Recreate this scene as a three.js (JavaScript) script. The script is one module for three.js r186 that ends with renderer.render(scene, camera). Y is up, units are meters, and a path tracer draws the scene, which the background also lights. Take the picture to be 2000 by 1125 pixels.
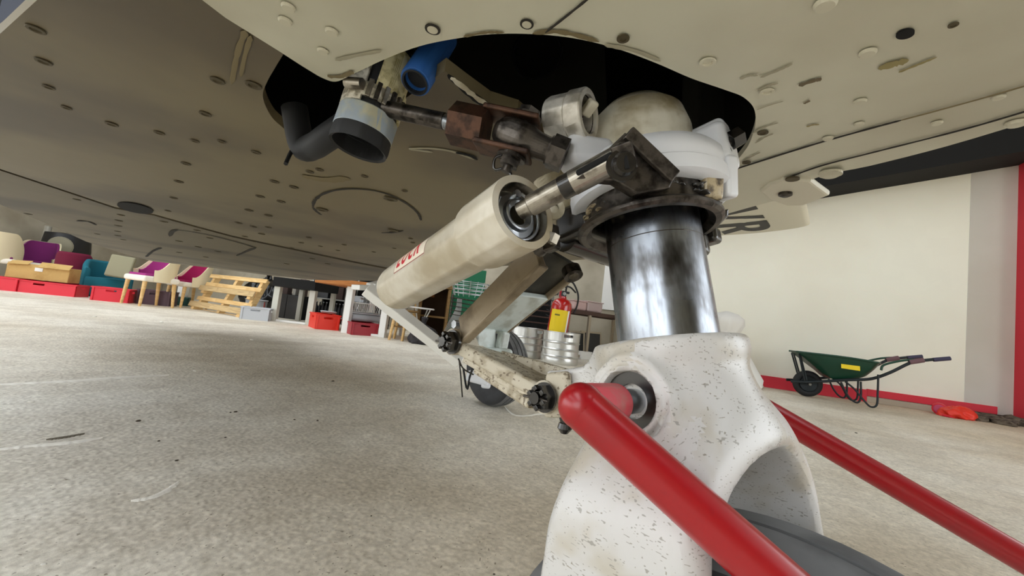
import * as THREE from 'three';
import { RoundedBoxGeometry } from 'three/addons/geometries/RoundedBoxGeometry.js';
import { mergeGeometries, mergeVertices, toCreasedNormals } from 'three/addons/utils/BufferGeometryUtils.js';
import { FontLoader } from 'three/addons/loaders/FontLoader.js';
import { MarchingCubes } from 'three/addons/objects/MarchingCubes.js';

// ---------- camera, sky, lights, exposure ----------
const scene = new THREE.Scene();
const FOCAL = 800, EYE = 0.5;                                   // focal length in pixels of the 2000 x 1125 frame, eye height in metres
const camera = new THREE.PerspectiveCamera(2 * Math.atan(562.5 / FOCAL) * 180 / Math.PI, 2000 / 1125, 0.02, 200);
camera.rotation.order = 'YXZ';
camera.rotation.set(4.4 * Math.PI / 180, 0, 6.7 * Math.PI / 180);
camera.position.set(0, EYE, 0);
camera.updateMatrixWorld(true);
scene.background = new THREE.Color(0.93, 0.97, 1.0);            // bright overcast sky outside the hangar doors
scene.backgroundIntensity = 4.2;
const renderer = new THREE.WebGLRenderer({ antialias: true });
renderer.toneMapping = THREE.LinearToneMapping;
renderer.toneMappingExposure = 0.92;
renderer.shadowMap.enabled = true;
// roof strips [x0, x1, z0, z1]; the gaps between them are skylights added to light the floor
const ROOF_STRIPS = [[-11.6, -9, -17, 8.5], [-6.8, -4, -17, 8.5], [-1.8, 2.6, -17, 8.5], [4.0, 6.9, -17, 8.5], [-9, -6.8, -17, -9], [-4, -1.8, -17, -9], [2.6, 4.0, -17, -3], [-9, -6.8, 6.5, 8.5], [-4, -1.8, 6.5, 8.5], [2.6, 4, 3, 8.5]];

// ---------- helpers ----------
const V = (x, y, z) => new THREE.Vector3(x, y, z);
const CAM = camera.matrixWorld.clone();
const P = (px, py, d) => V((px - 1000) / FOCAL * d, (562.5 - py) / FOCAL * d, -d).applyMatrix4(CAM);
function onY(px, py, y) {                                       // where the sight line meets a level plane
  const d = P(px, py, 1).sub(camera.position), t = (y - EYE) / d.y;
  return camera.position.clone().addScaledVector(d, t);
}
const fl = (px, py) => onY(px, py, 0);
let seed = 7;
const rnd = () => { seed = (seed * 1664525 + 1013904223) >>> 0; return seed / 4294967296; };
const rr = (a, b) => a + (b - a) * rnd();
const clamp = (x, a = 0, b = 1) => Math.min(b, Math.max(a, x));
const mix = (a, b, t) => a + (b - a) * t;
const sstep = (a, b, x) => { const t = clamp((x - a) / (b - a)); return t * t * (3 - 2 * t); };
function hash(x, y, s) { let h = (x * 374761393 + y * 668265263 + s * 974711) | 0; h = Math.imul(h ^ (h >>> 13), 1274126177); return ((h ^ (h >>> 16)) >>> 0) / 4294967296; }
function vnoise(x, y, per, s) {                                 // tileable value noise
  const xi = Math.floor(x), yi = Math.floor(y), fx = x - xi, fy = y - yi, u = fx * fx * (3 - 2 * fx), v = fy * fy * (3 - 2 * fy);
  const m = (a) => ((a % per) + per) % per;
  return mix(mix(hash(m(xi), m(yi), s), hash(m(xi + 1), m(yi), s), u), mix(hash(m(xi), m(yi + 1), s), hash(m(xi + 1), m(yi + 1), s), u), v);
}
function fbm(u, v, f, oct, s) { let a = 0, w = 0.5, n = 0; for (let i = 0; i < oct; i++) { a += w * vnoise(u * f, v * f, f, s + i); n += w; w *= 0.5; f *= 2; } return a / n; }
function tex(n, fn, srgb = true) {                              // fn(u, v) -> [r, g, b] in 0..1
  const d = new Uint8Array(n * n * 4);
  for (let y = 0; y < n; y++) for (let x = 0; x < n; x++) {
    const c = fn((x + 0.5) / n, (y + 0.5) / n), o = (y * n + x) * 4;
    for (let k = 0; k < 3; k++) d[o + k] = clamp(c[k]) * 255; d[o + 3] = 255;
  }
  const t = new THREE.DataTexture(d, n, n); t.wrapS = t.wrapT = THREE.RepeatWrapping; t.magFilter = THREE.LinearFilter; t.minFilter = THREE.LinearMipmapLinearFilter; t.generateMipmaps = true;
  if (srgb) t.colorSpace = THREE.SRGBColorSpace; t.needsUpdate = true; return t;
}
const mix3 = (a, b, t) => [mix(a[0], b[0], t), mix(a[1], b[1], t), mix(a[2], b[2], t)];
const hex = (h) => [(h >> 16 & 255) / 255, (h >> 8 & 255) / 255, (h & 255) / 255];
function mat(color, rough = 0.6, metal = 0, o = {}) {
  const { tile = 1, ...rest } = o, m = new THREE.MeshPhysicalMaterial({ color, roughness: rough, metalness: metal, side: THREE.DoubleSide, ...rest });
  m.userData.tile = tile; return m;                             // tile: metres that one repeat of the texture covers
}
// box-project uv in metres
function boxUV(g, tile) {
  const p = g.attributes.position, n = g.attributes.normal, uv = new Float32Array(p.count * 2);
  for (let i = 0; i < p.count; i += 3) {
    let ax = 0, ay = 0, az = 0; for (let k = 0; k < 3; k++) { ax += n.getX(i + k); ay += n.getY(i + k); az += n.getZ(i + k); }
    ax = Math.abs(ax); ay = Math.abs(ay); az = Math.abs(az);
    for (let k = 0; k < 3; k++) {
      const j = i + k, x = p.getX(j), y = p.getY(j), z = p.getZ(j);
      const [a, b] = ay >= ax && ay >= az ? [x, z] : ax >= az ? [z, y] : [x, y];
      uv[j * 2] = a / tile; uv[j * 2 + 1] = b / tile;
    }
  }
  g.setAttribute('uv', new THREE.BufferAttribute(uv, 2)); return g;
}
function plain(g) {                                             // position + normal, unindexed
  const q = g.index ? g.toNonIndexed() : g.clone();
  for (const k of Object.keys(q.attributes)) if (!['position', 'normal'].includes(k)) q.deleteAttribute(k);
  if (!q.attributes.normal) q.computeVertexNormals();
  q.groups.length = 0; q.clearGroups(); q.morphAttributes = {}; return q;
}
const taken = new Map();
function numbered(name) { const n = taken.get(name) ?? 0; taken.set(name, n + 1); return n ? name + '_' + String(n).padStart(3, '0') : name; }
function lit(m) { m.castShadow = m.receiveShadow = true; return m; }
function mk(name, geos, material, parent, keepUV = false) {     // one mesh from one or more geometries
  const list = [].concat(geos);
  let g;
  if (keepUV) g = list[0]; else { g = list.length > 1 ? mergeGeometries(list.map(plain)) : plain(list[0]); boxUV(g, material.userData.tile || 1); }
  const m = lit(new THREE.Mesh(g, material)); m.name = parent === scene ? numbered(name) : name; parent.add(m); return m;
}
function thing(name, label, category, group) {
  const o = new THREE.Group(); o.name = numbered(name); o.userData = { label, category }; if (group) o.userData.group = group; scene.add(o); return o;
}
function tag(o, label, category, group) { o.userData = { ...o.userData, label, category }; if (group) o.userData.group = group; return o; }
function struct(name, geos, material, parent = scene) { const m = mk(name, geos, material, parent); if (parent === scene) m.userData.kind = 'structure'; return m; }
function settle(o, at) { o.position.copy(at); for (const c of o.children) c.position.sub(at); return o; }   // move a thing's origin to its base
// oriented pieces in world coordinates
const UP = V(0, 1, 0);
const quatY = (dir) => new THREE.Quaternion().setFromUnitVectors(UP, dir.clone().normalize());
function cyl(a, b, r1, r2 = r1, seg = 24, open = false) {
  const d = b.clone().sub(a), g = new THREE.CylinderGeometry(r2, r1, d.length(), seg, 1, open);
  return g.applyQuaternion(quatY(d)).translate((a.x + b.x) / 2, (a.y + b.y) / 2, (a.z + b.z) / 2);
}
function lathe(profile, at, dir, seg = 40) {                    // profile of [radius, height along dir]
  const g = new THREE.LatheGeometry(profile.map(([r, h]) => new THREE.Vector2(Math.max(r, 1e-5), h)), seg);
  return toCreasedNormals(g, 0.6).applyQuaternion(quatY(dir)).translate(at.x, at.y, at.z);
}
function tube(pts, r, seg = 32, rad = 12, tension = 0.5) {
  const c = new THREE.CatmullRomCurve3(pts, false, 'catmullrom', tension), parts = [plain(new THREE.TubeGeometry(c, seg, r, rad))];
  for (const t of [0, 1]) { const p = c.getPoint(t), d = c.getTangent(t).multiplyScalar(t ? 1 : -1); parts.push(plain(new THREE.CircleGeometry(r, rad).applyQuaternion(new THREE.Quaternion().setFromUnitVectors(V(0, 0, 1), d)).translate(p.x, p.y, p.z))); }
  return mergeGeometries(parts);
}
const basisQ = (x, y) => { const X = x.clone().normalize(), Z = X.clone().cross(y).normalize(), Y = Z.clone().cross(X); return new THREE.Quaternion().setFromRotationMatrix(new THREE.Matrix4().makeBasis(X, Y, Z)); };
function rbox(c, [sx, sy, sz], q, bevel = 0.003, seg = 2) {
  const g = new RoundedBoxGeometry(sx, sy, sz, seg, Math.min(bevel, sx / 2.01, sy / 2.01, sz / 2.01));
  if (q) g.applyQuaternion(q); return g.translate(c.x, c.y, c.z);
}
function bar(a, b, w, t, up = UP, bevel = 0.003) {              // rectangular bar from a to b; w along up, t across
  const d = b.clone().sub(a); return rbox(a.clone().add(b).multiplyScalar(0.5), [d.length(), w, t], basisQ(d, up), bevel);
}
function slab(pts, thick, dir, bevel = 0) {                     // extruded flat polygon of 3-D points, thickened along dir
  const n = dir.clone().normalize(), x = pts[1].clone().sub(pts[0]); x.addScaledVector(n, -x.dot(n)).normalize();
  const y = n.clone().cross(x), o = pts[0];
  const sh = new THREE.Shape(pts.map((p) => { const d = p.clone().sub(o); return new THREE.Vector2(d.dot(x), d.dot(y)); }));
  const g = new THREE.ExtrudeGeometry(sh, { depth: thick - 2 * bevel, bevelEnabled: bevel > 0, bevelSize: bevel, bevelThickness: bevel, bevelOffset: -bevel, bevelSegments: 2, steps: 1 });
  if (bevel) g.translate(0, 0, bevel);
  return g.applyMatrix4(new THREE.Matrix4().makeBasis(x, y, n)).translate(o.x, o.y, o.z);
}
// surface of a signed-distance function inside a cube, by marching cubes
function sdfMesh(fn, c, half, res) {
  const mc = new MarchingCubes(res, new THREE.MeshStandardMaterial(), false, false, 400000), h = res / 2;
  for (let k = 0; k < res; k++) for (let j = 0; j < res; j++) for (let i = 0; i < res; i++)
    mc.field[i + j * res + k * res * res] = -fn(c[0] + (i - h) / h * half, c[1] + (j - h) / h * half, c[2] + (k - h) / h * half) * 100;
  mc.isolation = 0; mc.update();
  let g = new THREE.BufferGeometry();
  g.setAttribute('position', new THREE.BufferAttribute(mc.positionArray.slice(0, mc.count * 3), 3));
  g = mergeVertices(g.scale(half, half, half).translate(c[0], c[1], c[2]), half / res * 0.02); g.computeVertexNormals(); return g;
}
const smin = (a, b, k) => { const h = Math.max(k - Math.abs(a - b), 0) / k; return Math.min(a, b) - h * h * k * 0.25; };
const smax = (a, b, k) => -smin(-a, -b, k);
const box2 = (x, y, hx, hy, r) => { const a = Math.abs(x) - hx + r, b = Math.abs(y) - hy + r; return Math.hypot(Math.max(a, 0), Math.max(b, 0)) + Math.min(Math.max(a, b), 0) - r; };
function latheUV(profile, at, dir, tile, seg = 64) {            // as lathe, with uv wrapped round the axis in metres
  const g = new THREE.LatheGeometry(profile.map(([r, h]) => new THREE.Vector2(Math.max(r, 1e-5), h)), seg), p = g.attributes.position, uv = g.attributes.uv, n = Math.max(1, Math.round(2 * Math.PI * Math.max(...profile.map((q) => q[0])) / tile));
  for (let i = 0; i < p.count; i++) uv.setXY(i, uv.getX(i) * n, p.getY(i) / tile);
  return toCreasedNormals(g, 0.6).applyQuaternion(quatY(dir)).translate(at.x, at.y, at.z);
}
const hexPrism = (at, dir, r, h) => { const g = toCreasedNormals(new THREE.CylinderGeometry(r, r, h, 6), 0.2); return g.applyQuaternion(quatY(dir)).translate(at.x, at.y, at.z); };

// ---------- materials ----------
const grime = (base, dirt, amt, f, s) => tex(512, (u, v) => { const a = fbm(u, v, f, 5, s), b = fbm(u, v, f * 6, 3, s + 20); return mix3(hex(base), hex(dirt), clamp(sstep(0.38, 0.8, a) * amt + (b - 0.5) * 0.25 * amt)); });
const M = {};
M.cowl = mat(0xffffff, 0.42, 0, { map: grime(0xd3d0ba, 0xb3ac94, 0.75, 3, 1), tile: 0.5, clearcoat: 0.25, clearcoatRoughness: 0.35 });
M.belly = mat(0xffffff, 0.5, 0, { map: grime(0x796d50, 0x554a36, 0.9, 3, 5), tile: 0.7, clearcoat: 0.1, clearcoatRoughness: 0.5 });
M.wing = mat(0xddd8c4, 0.5);
M.bellyAftShaded = mat(0xffffff, 0.55, 0, { map: grime(0x70664f, 0x4c4435, 0.9, 3, 6), tile: 0.9 });  // darker copy of the belly skin, shade of the far edge put into its colour
M.hullPaint = mat(0x474b57, 0.95, 0, { specularIntensity: 0.2 });
M.rivet = mat(0xd0cbb4, 0.35);
M.rivetDark = mat(0x51472f, 0.6, 0.1);  // darker than the skin, for sunken rivets and dark screws
M.hole = mat(0x0a0a0a, 0.9);
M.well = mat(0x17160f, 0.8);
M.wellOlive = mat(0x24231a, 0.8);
// chipped and speckled white paint of the gear castings
const speck = tex(1024, (u, v) => {
  const a = fbm(u, v, 6, 4, 31), n1 = vnoise(u * 110 + 5 * a, v * 230, 110, 33), n2 = vnoise(u * 75 + 4 * a, v * 130 + 6 * a, 75, 35), b = fbm(u, v, 30, 3, 37);
  let c = mix3(hex(0xd0cecb), hex(0xc0b9ab), sstep(0.45, 0.8, a));
  if (n1 * 0.7 + b * 0.3 > 0.772) c = mix3(c, hex(0x97938b), 0.8);
  if (n2 > 0.945) c = mix3(c, hex(0x857d6e), 0.7);
  return c;
});
M.white = mat(0xffffff, 0.38, 0, { map: speck, tile: 0.16, clearcoat: 0.3, clearcoatRoughness: 0.3 });
M.cast = mat(0xe6e8ec, 0.4, 0, { clearcoat: 0.3 });
M.cream = mat(0xffffff, 0.45, 0, { map: grime(0xe9e3cf, 0x8d7b52, 0.75, 5, 41), tile: 0.12 });
M.cylinderPaint = mat(0xffffff, 0.42, 0, { map: grime(0xdcd5c4, 0xa99a7b, 0.8, 4, 45), tile: 0.2, clearcoat: 0.25, clearcoatRoughness: 0.3 });
M.linkPaint = mat(0xffffff, 0.55, 0, { map: tex(512, (u, v) => { const a = fbm(u, v, 9, 5, 47), b = fbm(u, v, 34, 3, 48); let c = mix3(hex(0xc6bda9), hex(0x95876d), sstep(0.45, 0.75, a) * 0.7); if (b > 0.66) c = mix3(c, hex(0x5b4c39), 0.65); return c; }), tile: 0.1 });
M.linkWeb = mat(0xffffff, 0.6, 0, { map: grime(0xa1927a, 0x6d5f4a, 0.9, 5, 46), tile: 0.12 });
M.sidewall = mat(0xffffff, 0.7, 0, { map: grime(0x3a3b3d, 0x2a2b2d, 0.8, 5, 72), tile: 0.3 });
M.linkPaintClean = mat(0xffffff, 0.45, 0, { map: grime(0xdce6e4, 0xa7aba0, 0.7, 8, 49), tile: 0.1 });
M.linkDark = mat(0xffffff, 0.5, 0.1, { map: grime(0x6a6555, 0x24231e, 1.0, 3, 51), tile: 0.14 });
const chromeTex = tex(512, (u, v) => { const s = fbm(u, v * 0.25, 60, 3, 55), b = fbm(u, v, 4, 4, 57); return mix3([0.6, 0.62, 0.65], [0.28, 0.27, 0.26], clamp(sstep(0.45, 0.85, b) * 0.9 + (s - 0.5) * 0.5)); });
const chromeRough = tex(512, (u, v) => { const b = fbm(u, v, 5, 4, 59); return [0, mix(0.16, 0.42, b), 0]; }, false);
M.chrome = mat(0xffffff, 1, 1, { map: chromeTex, roughnessMap: chromeRough, tile: 0.12 });
M.steel = mat(0xffffff, 0.34, 0.9, { map: grime(0xaaa396, 0x4a443a, 0.9, 6, 61), tile: 0.06 });
M.brightSteel = mat(0xc8ccd0, 0.28, 1);
M.darkSteel = mat(0xffffff, 0.35, 0.75, { map: grime(0x5c5650, 0x231f1b, 0.9, 8, 63), tile: 0.05 });
M.grease = mat(0xffffff, 0.25, 0.2, { map: grime(0x2b2722, 0x0c0b0a, 1, 8, 65), tile: 0.06, clearcoat: 0.6, clearcoatRoughness: 0.2 });
M.greasyClay = mat(0xffffff, 0.4, 0, { map: grime(0xb5a482, 0x4a3d2c, 1.1, 9, 67), tile: 0.05, clearcoat: 0.4 });
M.bronze = mat(0xffffff, 0.45, 0.6, { map: grime(0x5a3f30, 0x2c1f18, 0.9, 8, 69), tile: 0.05 });
M.rubber = mat(0x17181a, 0.65);
M.tyre = mat(0xffffff, 0.75, 0, { map: grime(0x6e6f70, 0x4c4d4e, 0.8, 6, 71), tile: 0.2 });
M.groove = mat(0x0b0b0c, 0.8);
M.blueHose = mat(0x2f62a8, 0.5);
M.silverWrap = mat(0xffffff, 0.42, 0.25, { map: grime(0xe6e0d0, 0x8a8370, 0.9, 9, 73), tile: 0.04 });
M.yellowWrap = mat(0xffffff, 0.55, 0, { map: grime(0xeee4b6, 0xa3945c, 0.8, 9, 75), tile: 0.05 });
M.blueTape = mat(0xffffff, 0.45, 0, { map: grime(0x9aa6b2, 0xb9b69a, 1.3, 6, 77), tile: 0.08 });
M.redPaint = mat(0xffffff, 0.33, 0, { map: tex(512, (u, v) => { const a = fbm(u, v, 5, 5, 81), b = fbm(u, v, 50, 2, 83); return mix3(hex(0xa20512), hex(0x8c1a24), clamp(sstep(0.55, 0.85, a) * 0.6 + (b > 0.82 ? 0.2 : 0))); }), tile: 0.25, clearcoat: 0.3, clearcoatRoughness: 0.2 });
M.redSleeve = mat(0xffffff, 0.5, 0, { map: grime(0xd0394a, 0xa98f77, 0.9, 5, 85), tile: 0.1 });
// the setting
const concreteTex = tex(1536, (u, v) => {
  const a = fbm(u, v, 5, 5, 91), b = fbm(u, v, 60, 4, 93), g = hash(Math.floor(u * 1536), Math.floor(v * 1536), 95), h = vnoise(u * 300, v * 300, 300, 97);
  const e = fbm(u, v, 190, 2, 98); let c = mix3(hex(0xeae4d6), hex(0xd8d0c0), sstep(0.35, 0.7, a));
  const k = (b - 0.5) * 0.13 + (e - 0.5) * 0.2 + (g - 0.5) * 0.1; c = c.map((x) => x + k * 0.8);
  if (h > 0.93) c = mix3(c, hex(0xe6e1d4), 0.7); if (h < 0.06) c = mix3(c, hex(0x857b6a), 0.7);
  return c;
});
const concreteBump = tex(1024, (u, v) => { const b = fbm(u, v, 48, 4, 93), h = vnoise(u * 170, v * 170, 170, 99), w = fbm(u, v, 9, 3, 101); const x = b * 0.35 + h * 0.45 + w * 0.15; return [x, x, x]; }, false);
M.floor = mat(0xffffff, 0.62, 0, { map: concreteTex, bumpMap: concreteBump, bumpScale: 0.0035, tile: 1.6, vertexColors: true });
M.wall = mat(0xffffff, 0.85, 0, { map: grime(0xf5f2e2, 0xefead8, 0.8, 3, 105), tile: 3 });
M.wallGrey = mat(0xffffff, 0.85, 0, { map: grime(0xd0ccc2, 0xc4bdb0, 0.7, 3, 107), tile: 3 });
M.hangarWall = mat(0xffffff, 0.9, 0, { map: grime(0xbfb7a4, 0x9c927f, 0.9, 4, 109), tile: 3 });
M.roof = mat(0x4c525c, 0.9);
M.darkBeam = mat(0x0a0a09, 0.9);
M.redTrim = mat(0xd52a3c, 0.6);
const woodTex = (a, b, s) => tex(512, (u, v) => { const n = fbm(u, v, 4, 3, s), l = vnoise(u * 6 + n * 2, v * 60, 60, s + 4) * 0.6 + vnoise(u * 12, v * 160, 160, s + 6) * 0.4; return mix3(hex(a), hex(b), l); });
M.paleWood = mat(0xffffff, 0.6, 0, { map: woodTex(0xe6c68e, 0xc79a5c, 111), tile: 0.8 });
M.palletWood = mat(0xffffff, 0.8, 0, { map: woodTex(0xf0d29a, 0xcfa467, 121), tile: 0.9 });
M.palletOld = mat(0xffffff, 0.85, 0, { map: woodTex(0xd6bb8a, 0xa98c62, 125), tile: 0.9 });
M.orangeWood = mat(0xffffff, 0.6, 0, { map: woodTex(0xc8833c, 0xa15f25, 131), tile: 0.9 });
M.brownWood = mat(0xffffff, 0.7, 0, { map: woodTex(0x9b7a48, 0x73562f, 135), tile: 0.9 });
M.ply = mat(0xe6d9b6, 0.55);
M.seatWhite = mat(0xf1eadb, 0.6);
M.magenta = mat(0x9c2f78, 0.95, 0, { sheen: 0.4 });
M.crimson = mat(0x9d1150, 0.95, 0, { sheen: 0.4 });
M.purple = mat(0x6e1c5c, 0.95);
M.maroon = mat(0x6c1432, 0.95);
M.teal = mat(0x1d6c7c, 0.95, 0, { sheen: 0.3 });
M.redPlastic = mat(0xd81f33, 0.45);
M.orangeRed = mat(0xe8341f, 0.45);
M.darkRed = mat(0x9c1626, 0.45);
M.greyPlastic = mat(0xb9bcc0, 0.5);
M.whitePlastic = mat(0xeeeeea, 0.5);
M.darkPlastic = mat(0x1d1e20, 0.4);
M.blackBag = mat(0x0c0c0d, 0.25);
M.card = mat(0xffffff, 0.85, 0, { map: grime(0xc9a566, 0xb28c4e, 0.8, 5, 141), tile: 0.5 });
M.whitePaint = mat(0xecebe6, 0.5);
M.greyPaint = mat(0xc7c6ba, 0.6);
M.greenPaint = mat(0x0e6b47, 0.6);
M.barrowGreen = mat(0x0b3d2c, 0.4);
M.blackFrame = mat(0x20272a, 0.5, 0.3);
M.yellowLabel = mat(0xe8c911, 0.6);
M.keg = mat(0xd2d2ce, 0.33, 0.9);
M.bossSteel = mat(0xffffff, 0.36, 0.35, { map: grime(0xe4e0d6, 0x8f8878, 0.8, 5, 74), tile: 0.07 });
M.wire = mat(0x8d8d88, 0.35, 0.9);
M.rail = mat(0x4b352c, 0.5, 0.3);
M.tubeMetal = mat(0xb3a795, 0.35, 0.8);
M.clearBox = mat(0xd9c3c0, 0.35, 0, { transmission: 0.35, thickness: 0 });
M.redGloss = mat(0xb01713, 0.25, 0, { clearcoat: 0.8, clearcoatRoughness: 0.1 });
M.sack = mat(0xe9e6df, 0.7);
M.purpleHandle = mat(0x34304a, 0.5);
M.rubble = mat(0xffffff, 0.9, 0, { map: grime(0x6b5f50, 0x3a2f26, 1, 6, 151), tile: 0.3 });

// ---------- the setting: floor, walls, roof, doors ----------
{
  // floor slab, vertex colours carry the large stains and one painted pool of light
  const nx = 120, nz = 120, g = new THREE.PlaneGeometry(60, 60, nx, nz).rotateX(-Math.PI / 2), p = g.attributes.position, col = new Float32Array(p.count * 3), uv = g.attributes.uv;
  // finer cells near the camera
  for (let i = 0; i < p.count; i++) {
    const s = (t) => Math.sign(t) * (Math.abs(t) < 0.5 ? Math.abs(t) * 6 : 3 + (Math.abs(t) - 0.5) * 54);
    p.setX(i, s(p.getX(i) / 30)); p.setZ(i, s(p.getZ(i) / 30) - 1.5); const x = p.getX(i), z = p.getZ(i);
    uv.setXY(i, x / 1.6, z / 1.6);
    const a = fbm(x / 9 + 5, z / 9 + 5, 9, 4, 161), b = fbm(x / 4 + 9, z / 4 + 9, 12, 3, 163), c = mix3([1.04, 1.03, 1.02], [0.84, 0.78, 0.69], sstep(0.42, 0.75, a) * 0.8 + (b - 0.5) * 0.35);
    const blue = Math.exp(-(((x + 1.5) / 1.2) ** 2 + ((z + 1.6) / 1.0) ** 2)); const dirt = sstep(0.9, 3.4, x + 0.25 * z + (b - 0.5) * 2) * 0.75 + sstep(-0.9, -0.2, z) * sstep(0.2, -0.9, x) * 0.3; const q = mix3(mix3(c, [0.74, 0.65, 0.52], clamp(dirt)), [0.98, 1.02, 1.08], blue * 0.8);   // cool pool of door light painted into the floor colour
    col.set(q, i * 3);
  }
  g.setAttribute('color', new THREE.BufferAttribute(col, 3)); g.computeVertexNormals();
  const f = mk('floor', g, M.floor, scene, true); f.userData.kind = 'structure';
  // raised repair seams in the cement
  const crackMat = mat(0xf3efe6, 0.9), crackDark = mat(0x6f685b, 0.9);
  const seam = (pts, w, name, m) => {
    const q = pts.map(([a, b]) => fl(a, b)), n = 40, c = new THREE.CatmullRomCurve3(q), pos = [], idx = [];
    for (let i = 0; i <= n; i++) {
      const t = i / n, o = c.getPoint(t), d = c.getTangent(t), s = V(-d.z, 0, d.x), k = w * (0.4 + 0.9 * vnoise(i * 0.7, pts[0][0], 97, 171)) * Math.min(1, 6 * t, 6 * (1 - t) + 0.1);
      for (const e of [-1, -0.45, 0.45, 1]) { const r = o.clone().addScaledVector(s, e * k); pos.push(r.x, Math.abs(e) < 0.9 ? 0.004 : -0.0005, r.z); }
      if (i) for (let j = 0; j < 3; j++) { const a = (i - 1) * 4 + j; idx.push(a, a + 1, a + 4, a + 1, a + 5, a + 4); }
    }
    const gg = new THREE.BufferGeometry(); gg.setAttribute('position', new THREE.Float32BufferAttribute(pos, 3)); gg.setIndex(idx); gg.computeVertexNormals(); mk(name, gg, m, f);
  };
  seam([[-10, 752], [75, 748], [150, 744], [230, 738], [330, 733]], 0.025, 'cement_seam', crackMat);
  seam([[-10, 880], [60, 872], [130, 866], [200, 856]], 0.012, 'cement_seam', crackMat);
  seam([[90, 860], [125, 855], [165, 848]], 0.008, 'floor_crack', crackDark);
  seam([[255, 980], [290, 974], [320, 962], [350, 942]], 0.008, 'cement_seam', crackMat);
  seam([[985, 795], [1010, 812], [1060, 808], [1100, 802]], 0.01, 'cement_seam', crackMat);
  // pebbles and paint chips lying on the slab
  const chip = new THREE.IcosahedronGeometry(1, 0), place = (px, py, s, m) => { const c = fl(px, py), h = mk('floor_chip', chip.clone().scale(s, s * 0.35, s * 0.7).rotateY(rr(0, 3)).translate(c.x, s * 0.2, c.z), m, f); return h; };
  const pale = mat(0xe8e4da, 0.8), darkChip = mat(0x4a4236, 0.9);
  for (const [a, b, s] of [[60, 786, 0.011], [315, 630, 0.03], [185, 619, 0.025], [870, 835, 0.006], [492, 664, 0.02], [1648, 848, 0.014], [1655, 842, 0.01], [1520, 846, 0.012], [85, 1103, 0.005], [380, 725, 0.012], [1870, 990, 0.006], [1760, 925, 0.008]]) place(a, b, s, pale);
  for (const [a, b, s] of [[460, 805, 0.009], [270, 823, 0.01], [620, 822, 0.007], [450, 806, 0.006], [310, 862, 0.006], [345, 900, 0.006], [440, 855, 0.005], [575, 820, 0.006], [650, 745, 0.012], [725, 1008, 0.003], [965, 1122, 0.003], [1672, 846, 0.01]]) place(a, b, s, darkChip);

  // walls: the long back wall runs behind the furniture and past the wheelbarrow
  const A = V(3.414, 0, -5.641), B = V(5.875, 0, -4.64), dir = B.clone().sub(A).normalize(), nrm = V(-dir.z, 0, dir.x).normalize();   // nrm points to the camera
  const at = (px) => { const d = P(px, 600, 1).sub(camera.position); d.y = 0; const r = A, k = (r.x * dir.z - r.z * dir.x) / (d.x * dir.z - d.z * dir.x); return d.multiplyScalar(k); };
  const H = 5.6, q = basisQ(dir, UP);
  globalThis.wallLine = { A, dir, nrm, at, q };
  const wallBox = (a, b, y0, y1, t, off = 0) => { const c = a.clone().add(b).multiplyScalar(0.5).addScaledVector(nrm, -t / 2 + off); c.y = (y0 + y1) / 2; return rbox(c, [a.distanceTo(b), y1 - y0, t], q, 0.004); };
  const left = A.clone().addScaledVector(dir, -22), mid = at(1330), pier = at(1893), end = at(2012);
  struct('wall_back', wallBox(left, mid.clone().addScaledVector(dir, 0.3), 0, H, 0.3, -1.5), M.hangarWall);
  struct('wall_return', rbox(V(mid.x, H / 2, mid.z).addScaledVector(nrm, -0.9).addScaledVector(dir, 0.15), [0.3, H, 1.5], q, 0.004), M.wall);
  struct('wall_right', wallBox(mid, pier, 0, H, 0.3), M.wall);
  struct('wall_pier', wallBox(pier.clone().addScaledVector(dir, -0.02), end, 0, H, 0.3, 0.004), M.wallGrey);
  // white trim strip where the plaster starts
  const s0 = at(1172).addScaledVector(nrm, -1.5); { const d1 = P(1181, 640, 1).sub(camera.position); d1.y = 0; const k = (s0.x * dir.z - s0.z * dir.x) / (d1.x * dir.z - d1.z * dir.x); s0.copy(d1.multiplyScalar(k)); } s0.y = 0; struct('trim_1', wallBox(s0.clone().addScaledVector(dir, -0.1), s0.clone().addScaledVector(dir, 0.17), 0.9, 3.4, 0.06, 0.06), mat(0xf7f6f2, 0.5));
  // red skirting of the back wall
  struct('baseboard_right', wallBox(at(1300), at(1700), 0, 0.15, 0.03, 0.03), M.redTrim);
  struct('baseboard_pier', wallBox(at(1700), at(1950), 0.075, 0.16, 0.03, 0.03), M.redTrim);
  struct('trim_2', wallBox(at(1700), at(1840), 0, 0.07, 0.02, 0.03), mat(0xb9ab98, 0.9));
  struct('trim_3', wallBox(at(1840), at(2000), 0, 0.075, 0.02, 0.03), M.rubble);
  // red steel door post at the end of the wall
  const pst = end.clone(); struct('door_post', rbox(V(pst.x - 0.045, 2.4, pst.z + 0.08), [0.22, 4.8, 0.22], q, 0.01), M.redTrim);
  // dark gallery carried along the top of the wall
  const g0 = at(1380), g1 = at(2060);
  const low = (px, py) => { const a = at(px), d = P(px, py, 1).sub(camera.position), k = a.length() / Math.hypot(d.x, d.z); return V(a.x, EYE + d.y * k, a.z); };
  const L0 = low(1470, 408), L1 = low(2000, 321), L2 = L1.clone().add(L1.clone().sub(L0).multiplyScalar(0.6)), Lm = L0.clone().add(L0.clone().sub(L1).multiplyScalar(0.5));
  const out = nrm.clone().multiplyScalar(0.55);
  struct('gallery_beam', slab([Lm, L2, L2.clone().add(V(0, 1.5, 0)), Lm.clone().add(V(0, 1.5, 0))], 0.55, nrm), M.darkBeam);
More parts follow.
